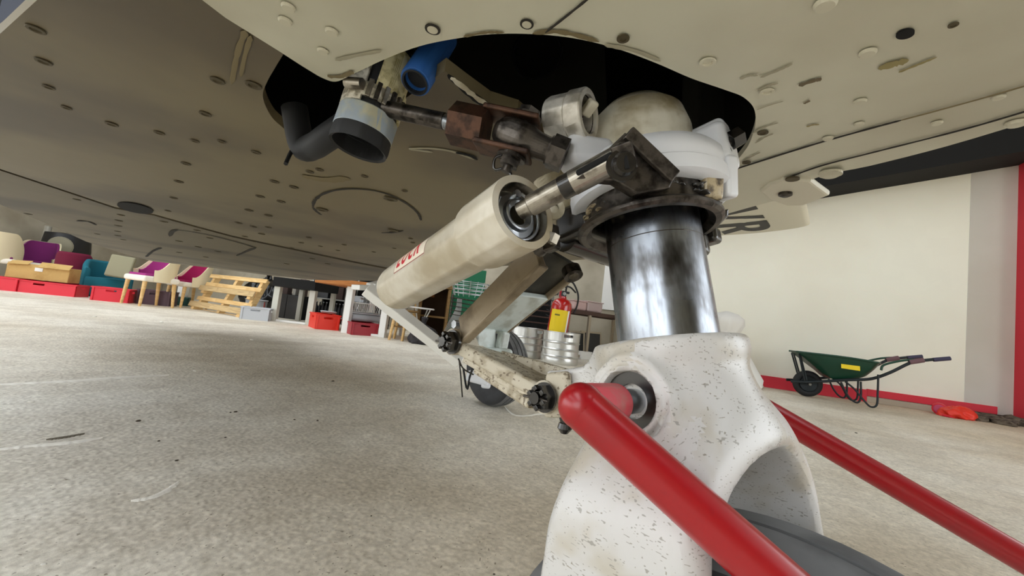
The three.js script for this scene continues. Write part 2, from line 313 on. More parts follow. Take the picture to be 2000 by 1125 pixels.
  struct('gallery_rail', bar(Lm.clone().add(out).add(V(0, 0.42, 0)), L2.clone().add(out).add(V(0, 0.5, 0)), 0.04, 0.03), mat(0x2e2c28, 0.8));
  // other hangar sides, unseen; left and front openings put in for fill light
  const bx = (x0, x1, y0, y1, z0, z1) => new THREE.BoxGeometry(x1 - x0, y1 - y0, z1 - z0).translate((x0 + x1) / 2, (y0 + y1) / 2, (z0 + z1) / 2);
  struct('wall_left', [bx(-11.4, -11.1, 0, H, -16, -5.5), bx(-11.4, -11.1, 3.6, H, -5.5, 7), bx(-11.4, -11.1, 0, H, 7, 8)], M.hangarWall);
  struct('wall_door_side', [bx(6.4, 6.7, 3.5, H, -5, 8.3), bx(6.4, 6.7, 0, 3.5, 4.5, 8.3), bx(6.4, 6.7, 0, 3.5, -5, -2.4)], M.hangarWall);
  struct('wall_front', [bx(-11.4, -11, 0, H, 8, 8.3), bx(-11, -2.5, 5.2, H, 8, 8.3), bx(-2.5, 6.7, 0, H, 8, 8.3)], M.hangarWall);
  // roof, with skylights added for light between its strips
  struct('ceiling', ROOF_STRIPS.map(([a, b, c, d]) => bx(a, b, H, H + 0.25, c, d)), M.roof);
}

// ---------- the aeroplane ----------
const plane = thing('airplane', 'cream and white light aeroplane with worn paint, its nose leg in the foreground', 'airplane');
const GX = V(0.73, 0, -0.69).normalize(), GF = V(0.69, 0, 0.73).normalize(), RAKE = 13.8 * Math.PI / 180;   // span, forward
const GU = V(0, Math.cos(RAKE), 0).addScaledVector(GF, -Math.sin(RAKE)), GZ = GX.clone().cross(GU), GO = V(0.118, 0.497, -0.301);
const GM = new THREE.Matrix4().makeBasis(GX, GU, GZ).setPosition(GO), GQ = new THREE.Quaternion().setFromRotationMatrix(GM);
const G = (x, u, z) => V(x, u, z).applyMatrix4(GM);

// sheet-metal skins: an outline on a level plane, with its own thickness
const BELLY = 0.67, COWL = 0.657;
function skin(name, out, y, t, material, holes = []) {
  const pts = out.map(([a, b]) => onY(a, b, y)), sh = new THREE.Shape(pts.map((p) => new THREE.Vector2(p.x, -p.z)));
  for (const h of holes) sh.holes.push(new THREE.Path(h.map(([a, b]) => { const p = onY(a, b, y); return new THREE.Vector2(p.x, -p.z); })));
  const g = new THREE.ExtrudeGeometry(sh, { depth: t, bevelEnabled: false, curveSegments: 1 }).rotateX(-Math.PI / 2).translate(0, y + 0.001, 0);
  return mk(name, g, material, plane);
}
function smooth(pts, n = 6) {                                     // rounds a traced outline
  const c = new THREE.CatmullRomCurve3(pts.map(([a, b]) => V(a, b, 0)), false, 'centripetal'); return c.getPoints((pts.length - 1) * n).map((p) => [p.x, p.y]);
}
const ell = (cx, cy, a, b, rot, n = 28) => Array.from({ length: n }, (_, i) => { const t = i / n * 2 * Math.PI, c = Math.cos(rot), s = Math.sin(rot), x = a * Math.cos(t), y = b * Math.sin(t); return [cx + x * c - y * s, cy + x * s + y * c]; });
const seamLine = [[-70, 304], [0, 331], [110, 367], [224, 405], [301, 419], [380, 441], [455, 461], [515, 474], [574, 486], [693, 511], [850, 541]];
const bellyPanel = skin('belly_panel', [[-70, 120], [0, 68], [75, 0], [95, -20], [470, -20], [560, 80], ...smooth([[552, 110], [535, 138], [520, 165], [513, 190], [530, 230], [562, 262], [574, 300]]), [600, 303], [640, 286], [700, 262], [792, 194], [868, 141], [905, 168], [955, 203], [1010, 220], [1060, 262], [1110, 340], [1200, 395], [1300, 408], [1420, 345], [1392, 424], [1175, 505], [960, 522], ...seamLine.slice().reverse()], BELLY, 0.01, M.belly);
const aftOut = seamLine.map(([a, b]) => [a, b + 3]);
const aftPanel = skin('belly_panel', [...aftOut, [745, 549], [616, 547], [525, 538], [420, 524], [301, 511], [245, 497], [168, 472], [88, 436], [0, 400], [-70, 372]], BELLY + 0.001, 0.01, M.bellyAftShaded);
const cowlEdge = smooth([[545, 103], [600, 138], [632, 156], [655, 162], [690, 147], [750, 119], [820, 93], [900, 77], [960, 70], [1040, 70], [1120, 78], [1200, 97], [1280, 126], [1350, 156], [1420, 180], [1452, 193], [1472, 214], [1475, 245], [1462, 285], [1440, 315], [1420, 338]], 5);
const cowlRight = smooth([[1535, 388], [1590, 351], [1700, 326], [1850, 288], [2070, 222]], 4);
const cowl = skin('cowl_panel', [[330, -60], [390, 0], [440, 38], ...cowlEdge, [1402, 392], [1396, 426], [1460, 408], ...cowlRight, [2070, -60]], COWL, 0.006, M.cowl);
mk('drain_hole', slab(ell(1768, 68, 19, 8.5, -0.25).map(([a, b]) => onY(a, b, COWL - 0.0004)), 0.001, UP), M.hole, cowl);
// ribbons lying on the skin: sealed panel seams, scuffs
function ribbon(name, pts, w, m, parent, y, drop = 0.0006) {
  const c = new THREE.CatmullRomCurve3(pts.map(([a, b]) => onY(a, b, y - drop)), false, 'centripetal'), n = Math.max(8, pts.length * 5), pos = [], idx = [];
  for (let i = 0; i <= n; i++) {
    const o = c.getPoint(i / n), d = c.getTangent(i / n), s = V(-d.z, 0, d.x).normalize(), k = w / 2 * (0.65 + 0.6 * vnoise(i * 0.9, w * 1e4, 97, 5)) * (i === 0 || i === n ? 0.2 : 1);
    for (const [e, h] of [[-1, drop], [-0.6, 0], [0.6, 0], [1, drop]]) pos.push(o.x + s.x * e * k, o.y + h, o.z + s.z * e * k);
    if (i) for (let j = 0; j < 3; j++) { const a = (i - 1) * 4 + j; idx.push(a, a + 4, a + 1, a + 1, a + 4, a + 5); }
  }
  const g = new THREE.BufferGeometry(); g.setAttribute('position', new THREE.Float32BufferAttribute(pos, 3)); g.setIndex(idx); g.computeVertexNormals(); return mk(name, g, m, parent);
}
const sealant = mat(0x2a261f, 0.8), scuffBrown = mat(0x7a6d4d, 0.7), scuffGrey = mat(0xa7a189, 0.6), stainOlive = mat(0x968a5a, 0.6), stainDark = mat(0x6e6148, 0.6);
ribbon('panel_seam', [[1428, 334], [1500, 311], [1600, 280], [1700, 252], [1760, 236]], 0.0022, sealant, cowl, COWL);
ribbon('panel_seam', [[1760, 236], [1850, 212], [1930, 190], [2040, 158]], 0.0012, scuffBrown, cowl, COWL);
ribbon('panel_seam', [[1490, 372], [1530, 352], [1600, 326], [1700, 300], [1800, 275], [1900, 249], [2050, 205]], 0.0018, sealant, cowl, COWL);
ribbon('panel_seam', [[1065, 65], [1100, 38], [1140, 6], [1170, -18]], 0.0014, sealant, cowl, COWL);
for (const [p, w, m] of [
  [[[1485, 152], [1520, 138], [1548, 125]], 0.002, scuffGrey], [[[1560, 168], [1590, 158], [1605, 155]], 0.004, stainDark], [[[1715, 135], [1745, 126], [1775, 118]], 0.006, stainOlive], [[[1755, 142], [1790, 128], [1830, 112]], 0.002, stainOlive],
  [[[1480, 178], [1500, 168], [1520, 163]], 0.002, scuffGrey], [[[1468, 262], [1490, 250], [1520, 240]], 0.0015, scuffGrey], [[[1478, 215], [1500, 207], [1530, 198]], 0.0012, scuffGrey], [[[1445, 155], [1465, 148], [1480, 148]], 0.002, scuffGrey],
  [[[1475, 280], [1495, 268], [1510, 262]], 0.0015, scuffGrey], [[[1452, 315], [1470, 305], [1485, 298]], 0.0015, scuffGrey], [[[1570, 203], [1576, 200], [1582, 197]], 0.002, stainDark], [[[1575, 248], [1590, 244], [1600, 244]], 0.002, stainOlive],
  [[[1040, 66], [1080, 62], [1120, 68], [1170, 82]], 0.0035, scuffBrown], [[[1180, 88], [1240, 100], [1290, 120]], 0.003, scuffGrey], [[[905, 72], [950, 64], [985, 64]], 0.002, scuffBrown], [[[640, 150], [665, 150], [690, 140]], 0.004, scuffBrown], [[[655, 118], [700, 108], [745, 100]], 0.003, scuffGrey],
]) ribbon('scuff_mark', p, w, m, cowl, COWL, 0.00012);
// fasteners
function fastener(px, py, r, kind, panel, y) {
  const c = onY(px, py, y), dn = V(0, -1, 0);
  if (kind === 'dome') mk('rivet', lathe([[r * 1.0, -0.0002], [r * 0.97, r * 0.14], [r * 0.8, r * 0.34], [r * 0.4, r * 0.46], [0, r * 0.48]], c, dn, 18), M.rivet, panel);
  else if (kind === 'screw') { mk('screw', [lathe([[r * 0.78, 0], [r * 0.78, r * 0.2], [r * 0.4, r * 0.32], [0, r * 0.32]], c, dn, 18)], M.rivet, panel); mk('screw_washer', lathe([[r * 1.15, -0.0001], [r * 1.15, r * 0.1], [r * 0.8, r * 0.12]], c, dn, 18), sealant, panel); }
  else if (kind === 'dark') mk('screw', lathe([[r, -0.0002], [r, r * 0.16], [r * 0.55, r * 0.2], [r * 0.5, r * 0.05], [0, r * 0.05]], c, dn, 16), M.rivetDark, panel);
  else { mk('rivet', lathe([[r * 1.1, -0.0001], [r * 1.05, r * 0.1], [r * 0.7, r * 0.12], [r * 0.55, -0.0004], [0, -0.0004]], c, dn, 14), kind === 'pit' ? M.rivetDark : M.rivet, panel); }
}
for (const [x, y, r, k] of [[845, 57, 0.0045, 'screw'], [1029, 47, 0.0038, 'screw'], [1217, 75, 0.004, 'dark'], [563, 14, 0.0045, 'dome'], [557, 41, 0.0045, 'dome'], [648, 62, 0.0045, 'dome'], [631, 100, 0.0042, 'dome'], [1612, 8, 0.0055, 'dome'], [1695, 103, 0.0045, 'dome'], [1680, 198, 0.004, 'dome'], [1617, 270, 0.004, 'dome'], [1382, 122, 0.0048, 'ring'], [1498, 180, 0.0045, 'ring'], [1490, 259, 0.0042, 'dark'], [1458, 317, 0.004, 'dark'], [1862, 49, 0.0022, 'dark'], [1678, 242, 0.0035, 'dome'], [1985, 240, 0.006, 'dome'], [1830, 240, 0.0035, 'dome'], [1950, 190, 0.0035, 'dome']]) fastener(x, y, r * 0.85, k, cowl, COWL);
for (const [x, y, r] of [[70, 58, 0.007], [85, 121, 0.007], [95, 171, 0.006], [130, 211, 0.006], [218, 243, 0.008], [311, 260, 0.007], [381, 276, 0.006], [433, 277, 0.006], [401, 223, 0.007], [425, 158, 0.007], [495, 167, 0.008], [500, 298, 0.007], [363, 320, 0.008], [349, 355, 0.009], [339, 387, 0.009], [328, 412, 0.009], [536, 355, 0.009], [508, 384, 0.01], [549, 394, 0.01], [486, 411, 0.011], [524, 421, 0.011], [574, 366, 0.009], [605, 336, 0.007], [624, 332, 0.007], [467, 436, 0.011], [495, 443, 0.011], [524, 444, 0.011], [511, 457, 0.012], [478, 462, 0.012], [497, 472, 0.012], [603, 464, 0.01], [588, 474, 0.011], [626, 481, 0.01], [660, 489, 0.01], [672, 478, 0.01], [730, 492, 0.009], [770, 485, 0.008], [806, 474, 0.008], [802, 466, 0.008], [790, 373, 0.006], [712, 345, 0.006], [570, 484, 0.011], [620, 497, 0.012], [645, 502, 0.012]]) fastener(x, y, r * 0.72, 'pit', bellyPanel, BELLY);
for (const [x, y, r] of [[236, 420, 0.012], [232, 431, 0.013], [231, 441, 0.014], [230, 452, 0.014], [230, 460, 0.015], [241, 468, 0.015], [320, 433, 0.013], [385, 450, 0.013], [410, 465, 0.014], [350, 471, 0.017], [387, 482, 0.018], [425, 491, 0.019], [350, 493, 0.02], [402, 502, 0.02], [190, 457, 0.014], [55, 418, 0.014], [150, 390, 0.01], [560, 515, 0.02], [610, 505, 0.016], [640, 515, 0.018]]) fastener(x, y, r * 0.72, 'pit', aftPanel, BELLY + 0.001);
ribbon('panel_seam', [[150, 432], [170, 433], [188, 440]], 0.012, M.hole, aftPanel, BELLY);
ribbon('panel_seam', [[285, 502], [300, 490], [315, 484]], 0.018, M.hole, aftPanel, BELLY);
ribbon('panel_seam', [[331, 462], [340, 451], [352, 450], [400, 458], [450, 470], [485, 480], [498, 484]], 0.012, sealant, aftPanel, BELLY);
ribbon('panel_seam', [[500, 484], [480, 492], [462, 500]], 0.012, sealant, aftPanel, BELLY);
// open drain slot
mk('drain_slot', slab(ell(264, 407, 36, 8.5, 0.2, 24).map(([a, b]) => onY(a, b, BELLY - 0.002)), 0.006, UP), M.hole, bellyPanel);
// round access cover with three dark screws and its open edge
{
  const ringPts = [[611, 405], [613, 396], [618, 389], [635, 378], [665, 371], [700, 370], [735, 374], [765, 383], [790, 396], [808, 409], [818, 420], [822, 431]];
  const cover = skin('access_cover', [...smooth(ringPts.map(([a, b]) => [a + 2, b + 1]), 3), [818, 442], [798, 452], [765, 456], [720, 451], [680, 441], [640, 427], [620, 415]], BELLY - 0.0012, 0.002, M.belly);
  ribbon('panel_seam', ringPts, 0.006, sealant, cover, BELLY);
  ribbon('panel_seam', [[611, 405], [618, 413], [627, 420]], 0.008, sealant, cover, BELLY);
  ribbon('panel_seam', [[745, 455], [768, 455], [788, 451]], 0.006, sealant, cover, BELLY - 0.0014);
  for (const [x, y, r] of [[629, 409, 0.011], [763, 388, 0.011], [768, 450, 0.012]]) fastener(x, y, r, 'dark', cover, BELLY - 0.0012);
  ribbon('panel_seam', [[845, 298], [800, 292], [840, 291], [880, 296], [925, 312]], 0.004, scuffGrey, bellyPanel, BELLY);
  ribbon('grease_smear', [[890, 299], [905, 302], [920, 306], [932, 313]], 0.005, M.hole, bellyPanel, BELLY - 0.0004);
  for (const [a, b, c] of [[[480, 60], [465, 100], [452, 165], 0.004], [[490, 70], [478, 110], [470, 150], 0.003], [[590, 345], [640, 352], [680, 348], 0.02]].map(([a, b, c, w]) => [[a, b, c], w])) ribbon('scuff_mark', a, b, scuffBrown, bellyPanel, BELLY, 0.00012);
}
// fuselage body above the skins, with the wheel well inside it
{
  const hull = [[-70, 120], [95, -20], [330, -60], [2070, -60], [2070, 222], [1850, 288], [1600, 349], [1392, 424], [1175, 505], [960, 522], [850, 541]].map(([a, b]) => onY(a, b, BELLY + 0.011));
  hull.push(...[[745, 549], [616, 547], [525, 538], [420, 524], [301, 511], [245, 497], [168, 472], [88, 436], [0, 400], [-70, 372]].map(([a, b]) => onY(a, b, BELLY + 0.011)));
  const c = hull.reduce((s, p) => s.add(p.clone().divideScalar(hull.length)), V(0, 0, 0)), n = hull.length, rows = [[0, 0.985], [0.42, 0.985], [0.6, 0.93], [0.74, 0.78], [0.82, 0.5], [0.85, 0.001]];
  const shellOf = (name, shrink, drop, m) => { const pos = [], idx = []; rows.forEach(([h, k]) => hull.forEach((p) => pos.push(c.x + (p.x - c.x) * k * shrink, p.y + h * drop, c.z + (p.z - c.z) * k * shrink)));
  for (let r = 0; r < rows.length - 1; r++) for (let i = 0; i < n; i++) { const j = (i + 1) % n; idx.push(r * n + i, r * n + j, r * n + n + i, r * n + j, r * n + n + j, r * n + n + i); }
  const g = new THREE.BufferGeometry(); g.setAttribute('position', new THREE.Float32BufferAttribute(pos, 3)); g.setIndex(idx); g.computeVertexNormals(); mk(name, g, m, plane); };
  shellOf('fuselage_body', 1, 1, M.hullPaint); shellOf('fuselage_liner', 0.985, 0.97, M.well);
  const W = (px, py, d) => P(px, py, d);
  // bulkhead of the wheel well with a lightening hole, and its flanged lip
  const bq = [W(860, 60, 0.52), W(1180, 60, 0.47), W(1190, 330, 0.47), W(870, 330, 0.52)], sh = (() => { const n = bq[1].clone().sub(bq[0]).cross(bq[2].clone().sub(bq[0])).normalize(); return n; })();
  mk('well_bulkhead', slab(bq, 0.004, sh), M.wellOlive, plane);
  const hc = W(1050, 108, 0.484), hn = sh.clone(); if (hn.dot(camera.position.clone().sub(hc)) < 0) hn.negate();
  mk('lightening_hole', lathe([[0.03, -0.001], [0.03, 0.004], [0.028, 0.004], [0.027, -0.001], [0, -0.001]].map(([r, h]) => [r, h + 0.003]), hc, hn, 32), M.hole, plane);
  ribbon('well_flange', [[880, 152], [905, 172], [950, 204], [1004, 216]], 0.006, M.cream, plane, BELLY - 0.001);
  ribbon('well_flange', [[874, 146], [900, 172], [945, 208], [990, 222]], 0.005, M.hole, plane, BELLY - 0.0004);
  mk('well_beam', bar(W(1375, 130, 0.42), W(1372, 330, 0.42), 0.05, 0.02), M.well, plane);
}

// nose leg: fork casting, tyre, oleo strut
{
  const forkSDF = (x, u, z) => {
    const rad = Math.hypot(x, z), zz = z - 0.12 * x;
    let d = smax(smax(rad - 0.0485 - 0.0035 * sstep(-0.022, -0.008, u), u, 0.004), -0.07 - u, 0.004);       // collar
    const d0 = -u - 0.055, aft = -0.032 - 0.30 * clamp(d0, -0.02, 0.3), front = 0.05 - 0.05 * clamp(d0, 0, 0.3);
    const zc = (aft + front) / 2, zh = (front - aft) / 2, q2 = box2(x, u + 0.215, 0.086, 0.16, 0.062);
    const ez = Math.abs(zz - zc) - zh, r = 0.012, hood = Math.hypot(Math.max(q2 + r, 0), Math.max(ez + r, 0)) + Math.min(Math.max(q2 + r, ez + r), 0) - r;
    d = smin(d, hood, 0.045);
    const bx = Math.abs(x) - 0.022, by = Math.abs(u + 0.036 + 0.1 * (z + 0.03)) - 0.016 - 0.15 * clamp(z + 0.09, 0, 0.09), bz = Math.abs(z + 0.055) - 0.045;   // torque-link lug
    d = smin(d, Math.max(bx, by, bz), 0.02);
    const rb = Math.hypot(u + 0.039, z + 0.006), boss = smax(rb - 0.029, Math.abs(x) - 0.057, 0.005);
    d = smin(d, boss, 0.008);
    d = smax(d, -smax(rb - 0.0185, 0.047 - Math.abs(x), 0.003), 0.004);                                        // socket of the towing pin
    const gr = smax(Math.abs(rb - 0.0245) - 0.0018, 0.0545 - Math.abs(x), 0.001); d = smax(d, -gr, 0.002);
    const tun = box2(x, u + 0.3, 0.069, 0.229, 0.064); d = smax(d, -tun, 0.008);                               // wheel arch
    d = smax(d, -(u + 0.325), 0.01);
    return d + 0.0006 * (fbm(x * 3 + 5, u * 3 + z * 3 + 5, 9, 3, 201) - 0.5);
  };
  const fork = mk('nose_fork', sdfMesh(forkSDF, [0, -0.155, -0.015], 0.18, 128).applyMatrix4(GM), M.white, plane);
  for (const s of [-1, 1]) mk('towing_pin', [cyl(G(s * 0.04, -0.039, -0.006), G(s * 0.085, -0.039, -0.006), 0.0078)], M.brightSteel, fork);
  mk('grease_ring', lathe([[0.0185, 0], [0.0185, 0.004], [0.011, 0.004], [0.011, 0]], G(-0.047, -0.039, -0.006), GX.clone().negate()), M.grease, fork);
  // oil running down below the pin
  // tyre, rim and axle
  const AX = [-0.307, 0.01], R = 0.196, prof = [[0.07, -0.055], [0.1, -0.058], [0.14, -0.0615], [0.165, -0.058], [0.182, -0.048], [0.191, -0.034], [0.1945, -0.024], [0.1958, -0.006]];
  const full = [...prof, [0.196, -0.0024], [0.1905, -0.002], [0.1905, 0.002], [0.196, 0.0024], ...prof.slice().reverse().map(([r, h]) => [r, -h])];
  const tyre = mk('nose_tyre', [lathe(full.slice(0, 5), G(0, ...AX), GX, 96), lathe(full.slice(-5), G(0, ...AX), GX, 96)], M.sidewall, plane);
  mk('tread', lathe(full.slice(4, -4), G(0, ...AX), GX, 96), M.tyre, tyre);
  mk('wheel_rim', lathe([[0.02, -0.04], [0.06, -0.04], [0.072, -0.056], [0.078, -0.056], [0.06, -0.02], [0.06, 0.02], [0.078, 0.056], [0.072, 0.056], [0.06, 0.04], [0.02, 0.04]], G(0, ...AX), GX), M.cast, plane);
  mk('axle', cyl(G(-0.095, ...AX), G(0.095, ...AX), 0.012), M.steel, plane);
  // chromed piston
  { const g = new THREE.CylinderGeometry(0.0355, 0.0355, 0.178, 96, 1, true).translate(0, 0.077, 0).applyMatrix4(GM), uv = g.attributes.uv; for (let i = 0; i < uv.count; i++) uv.setXY(i, uv.getX(i) * 2, uv.getY(i) * 1.4); mk('oleo_piston', g, M.chrome, plane, true); }
  const pistonRing = mk('piston_scuff', lathe([[0.0357, 0.0735], [0.0358, 0.0738], [0.0357, 0.0741]], GO, GU, 64), M.darkSteel, plane);
  // gland flange and greasy housing above it
  const flange = mk('gland_flange', lathe([[0.043, 0.115], [0.043, 0.089], [0.0475, 0.0845], [0.0515, 0.0845], [0.0538, 0.0862], [0.054, 0.0885], [0.052, 0.0905], [0.047, 0.0925], [0.046, 0.115]], G(-0.006, 0, 0), GU, 64), M.darkSteel, plane);
  mk('gland_seal', lathe([[0.0358, 0.1], [0.0375, 0.097], [0.049, 0.102]], GO, GU, 48), M.grease, flange);
  mk('strut_housing', lathe([[0.0445, 0.093], [0.047, 0.098], [0.048, 0.106], [0.049, 0.125], [0.036, 0.14]], GO, GU, 64), M.grease, plane);
  // greasy dirt lumps on the flange
  const lump = (x, u, z, s, m) => { const g = new THREE.IcosahedronGeometry(1, 3), p = g.attributes.position; for (let i = 0; i < p.count; i++) { const v = V(p.getX(i), p.getY(i), p.getZ(i)), k = 0.65 + 0.7 * fbm(v.x * 0.5 + s[0] * 400 + 3, v.y * 0.5 + v.z * 0.4 + 5, 3, 3, 211); p.setXYZ(i, v.x * k, v.y * k, v.z * k); } const q = mergeVertices(plain(g)); q.computeVertexNormals(); q.scale(...[].concat(s)); return mk('grease_lump', q.translate(x, u, z).applyMatrix4(GM), m, flange); };
  const dark = [], clay = [];
  for (let i = 0; i < 90; i++) { const a = rr(0, Math.PI * 2), cream = a > 3.35 && a < 4.5 && i % 3 < 2, r = cream ? 0.049 : 0.0475, m = lump(r * Math.sin(a), 0.0955 + rr(0, 0.009), r * Math.cos(a), cream ? [rr(0.004, 0.007), rr(0.0015, 0.003), rr(0.003, 0.006)] : [rr(0.002, 0.007), rr(0.001, 0.0035), rr(0.002, 0.006)], M.grease); flange.remove(m); (cream ? clay : dark).push(m.geometry); }
  mk('grease_lumps', dark, M.grease, flange).userData.kind = 'stuff'; mk('dried_grease', clay, M.greasyClay, flange).userData.kind = 'stuff';
}
// a point given by its pixel and depth, and the axis helpers for the fittings round the strut
{
  const D = (a, b) => b.clone().sub(a).normalize();
  // --- white trunnion casting on top of the strut
  const head = mk('trunnion_casting', [
    lathe([[0.049, 0.106], [0.0575, 0.106], [0.0605, 0.108], [0.061, 0.118], [0.0595, 0.1195], [0.0595, 0.122], [0.0605, 0.124], [0.06, 0.133], [0.057, 0.137], [0.04, 0.139]], GO, GU, 64),
    bar(P(1100, 300, 0.3), P(1190, 312, 0.31), 0.024, 0.026, GU, 0.007),
    rbox(P(1408, 352, 0.3), [0.010, 0.031, 0.024], new THREE.Quaternion().setFromRotationMatrix(new THREE.Matrix4().makeBasis(V(0.93, 0.2, -0.3).normalize(), UP, V(0.3, 0, 0.95))), 0.003),
    rbox(P(1395, 296, 0.31), [0.03, 0.034, 0.026], GQ, 0.006), rbox(P(1385, 262, 0.315), [0.02, 0.012, 0.026], GQ, 0.005),
  ], M.cast, plane);
  mk('casting_dome', lathe([[0.041, 0.136], [0.0412, 0.168], [0.038, 0.183], [0.028, 0.194], [0.012, 0.198], [0, 0.1985]], GO, GU, 48), M.cream, head);
  mk('stop_pad', rbox(P(1386, 358, 0.288), [0.016, 0.025, 0.012], basisQ(V(1, 0.05, -0.25), UP), 0.003), M.greasyClay, head);
  const bA = P(1402, 290, 0.3), bB = P(1434, 272, 0.3);
  mk('bolt', [cyl(bA, bB, 0.0045), hexPrism(P(1434, 272, 0.3), D(bA, bB), 0.0075, 0.009), cyl(P(1403, 306, 0.298), P(1420, 292, 0.298), 0.0045)], M.grease, head);
  // --- open steel boss beside the casting
  const o0 = P(1078, 237, 0.3135), o1 = P(1151, 223, 0.297), od = D(o0, o1), bl = o0.distanceTo(o1);
  const boss = mk('steel_boss', lathe([[0.004, 0], [0.0165, 0], [0.0175, 0.003], [0.0175, bl * 0.55], [0.0168, bl * 0.56], [0.0168, bl * 0.6], [0.0186, bl * 0.62], [0.0186, bl - 0.001], [0.0178, bl], [0.0138, bl], [0.0136, bl - 0.012], [0.0134, bl - 0.003]], o0, od, 48), M.bossSteel, plane);
  mk('boss_bore', lathe([[0.0137, bl - 0.0025], [0.0135, bl - 0.022], [0.0005, bl - 0.024]], o0, od, 32), M.grease, boss);
  mk('boss_pin', bar(P(1140, 226, 0.305), P(1162, 196, 0.298), 0.006, 0.009, GU, 0.002), M.cream, boss);
  // --- steering push rod: rod, bronze clevis, rod end, nut
  const r0 = P(752, 212, 0.31), r1 = P(893, 243, 0.3), rd = D(r0, r1);
  const rod = mk('push_rod', [cyl(r0, P(868, 237, 0.3018), 0.0062)], M.darkSteel, plane);
  const th = []; for (let i = 0; i < 7; i++) { const a = r0.clone().lerp(r1, 0.81 + i * 0.022); th.push(lathe([[0.0045, -0.0008], [0.0056, 0], [0.0045, 0.0008]], a, rd, 20)); } th.push(cyl(P(862, 236, 0.302), r1, 0.0047));
  mk('rod_thread', th, M.brightSteel, rod);
  const c0 = P(885, 241, 0.3), c1 = P(950, 254, 0.297), cu = V(0, 1, 0).addScaledVector(rd, -rd.y).normalize(), cs = rd.clone().cross(cu);
  const clev = [];
  { const g = toCreasedNormals(new THREE.CylinderGeometry(0.0155, 0.0155, c0.distanceTo(c1), 6), 0.2).rotateY(Math.PI / 6 + 0.25).applyQuaternion(quatY(rd)); const m = c0.clone().lerp(c1, 0.5); clev.push(g.translate(m.x, m.y, m.z)); }
  const ce = c1.clone().addScaledVector(rd, 0.037);
  for (const s of [-1, 1]) clev.push(bar(c1.clone().addScaledVector(cu, s * 0.0128).addScaledVector(rd, -0.004), ce.clone().addScaledVector(cu, s * 0.0128), 0.004, 0.024, cu, 0.0015));
  const clevis = mk('clevis', clev, M.bronze, plane);
  const eye = P(998, 264, 0.293), sh0 = eye, sh1 = P(1082, 297, 0.29), sd = D(sh0, sh1), sl = sh0.distanceTo(sh1);
  mk('rod_end', [lathe([[0, -0.013], [0.006, -0.0122], [0.0105, -0.008], [0.0125, -0.002], [0.0125, 0.006], [0.0115, 0.013], [0.0095, sl * 0.62], [0.0088, sl - 0.004], [0.0088, sl]], sh0, sd, 32)], M.darkSteel, plane);
  mk('lock_nut', [hexPrism(sh1.clone().addScaledVector(sd, 0.003), sd, 0.0125, 0.011), cyl(sh1.clone().addScaledVector(sd, -0.004), sh1, 0.0105)], M.darkSteel, plane);
  const bt = eye.clone().addScaledVector(cu, 0.015).addScaledVector(rd, 0.008), bb = eye.clone().addScaledVector(cu, -0.027).addScaledVector(rd, 0.004), bd = D(bb, bt);
  const cb = mk('clevis_bolt', [cyl(bb, bt, 0.0038), hexPrism(bt.clone().addScaledVector(bd, 0.003), bd, 0.0082, 0.0055), lathe([[0.004, -0.001], [0.0105, -0.001], [0.0105, 0.001], [0.004, 0.001]], bt, bd, 24), lathe([[0.004, -0.001], [0.0105, -0.001], [0.0105, 0.0012], [0.004, 0.0012]], eye.clone().addScaledVector(cu, -0.0155).addScaledVector(rd, 0.005), bd, 24), hexPrism(eye.clone().addScaledVector(cu, -0.0195).addScaledVector(rd, 0.005), bd, 0.0072, 0.006)], M.darkSteel, plane);
  mk('cotter_pin', [tube([bb.clone().addScaledVector(bd, 0.004), bb.clone().addScaledVector(rd, -0.008), bb.clone().addScaledVector(rd, -0.011).addScaledVector(bd, 0.008), bb.clone().addScaledVector(rd, -0.005).addScaledVector(bd, 0.013)], 0.0011, 20, 6), tube([bb.clone().addScaledVector(bd, 0.004), bb.clone().addScaledVector(rd, 0.007).addScaledVector(bd, -0.004)], 0.0011, 8, 6)], M.grease, cb);
  // --- shimmy damper: painted cylinder and polished rod to the bracket on the strut
  const f0 = P(1022, 414, 0.285), f1 = P(772, 566, 0.45), dd = D(f0, f1), L = f0.distanceTo(f1);
  const damper = mk('damper_cylinder', latheUV([[0.0125, 0.014], [0.0215, 0.014], [0.0218, 0.0], [0.0222, -0.001], [0.0272, -0.001], [0.0275, 0.0005], [0.0275, 0.045], [0.0268, 0.049], [0.0243, 0.053], [0.0238, 0.056], [0.0238, L - 0.012], [0.0225, L - 0.004], [0.018, L], [0, L]], f0, dd, 0.16), M.cylinderPaint, plane, true);
  mk('damper_gland', [lathe([[0.0072, 0.006], [0.0105, 0.0035], [0.0118, 0.0038], [0.0125, 0.007], [0.0165, 0.0075], [0.0172, 0.011], [0.0215, 0.0135]], f0, dd, 48)], M.brightSteel, damper);
  mk('damper_lip', lathe([[0.0217, -0.0008], [0.0212, 0.002], [0.0215, 0.0125]], f0, dd, 48), M.steel, damper);
  // circlip ear and the warning label
  const side = dd.clone().cross(UP).normalize(), upd = side.clone().cross(dd).normalize();
  mk('circlip', [cyl(f0.clone().addScaledVector(upd, 0.0165).addScaledVector(dd, 0.004), f0.clone().addScaledVector(upd, 0.0165).addScaledVector(dd, 0.0075), 0.003, 0.003, 16), tube(Array.from({ length: 13 }, (_, i) => { const a = 0.2 + i * 0.42; return f0.clone().addScaledVector(upd, 0.0185 * Math.cos(a)).addScaledVector(side, 0.0185 * Math.sin(a)).addScaledVector(dd, 0.0055); }), 0.0012, 60, 6)], M.brightSteel, damper);
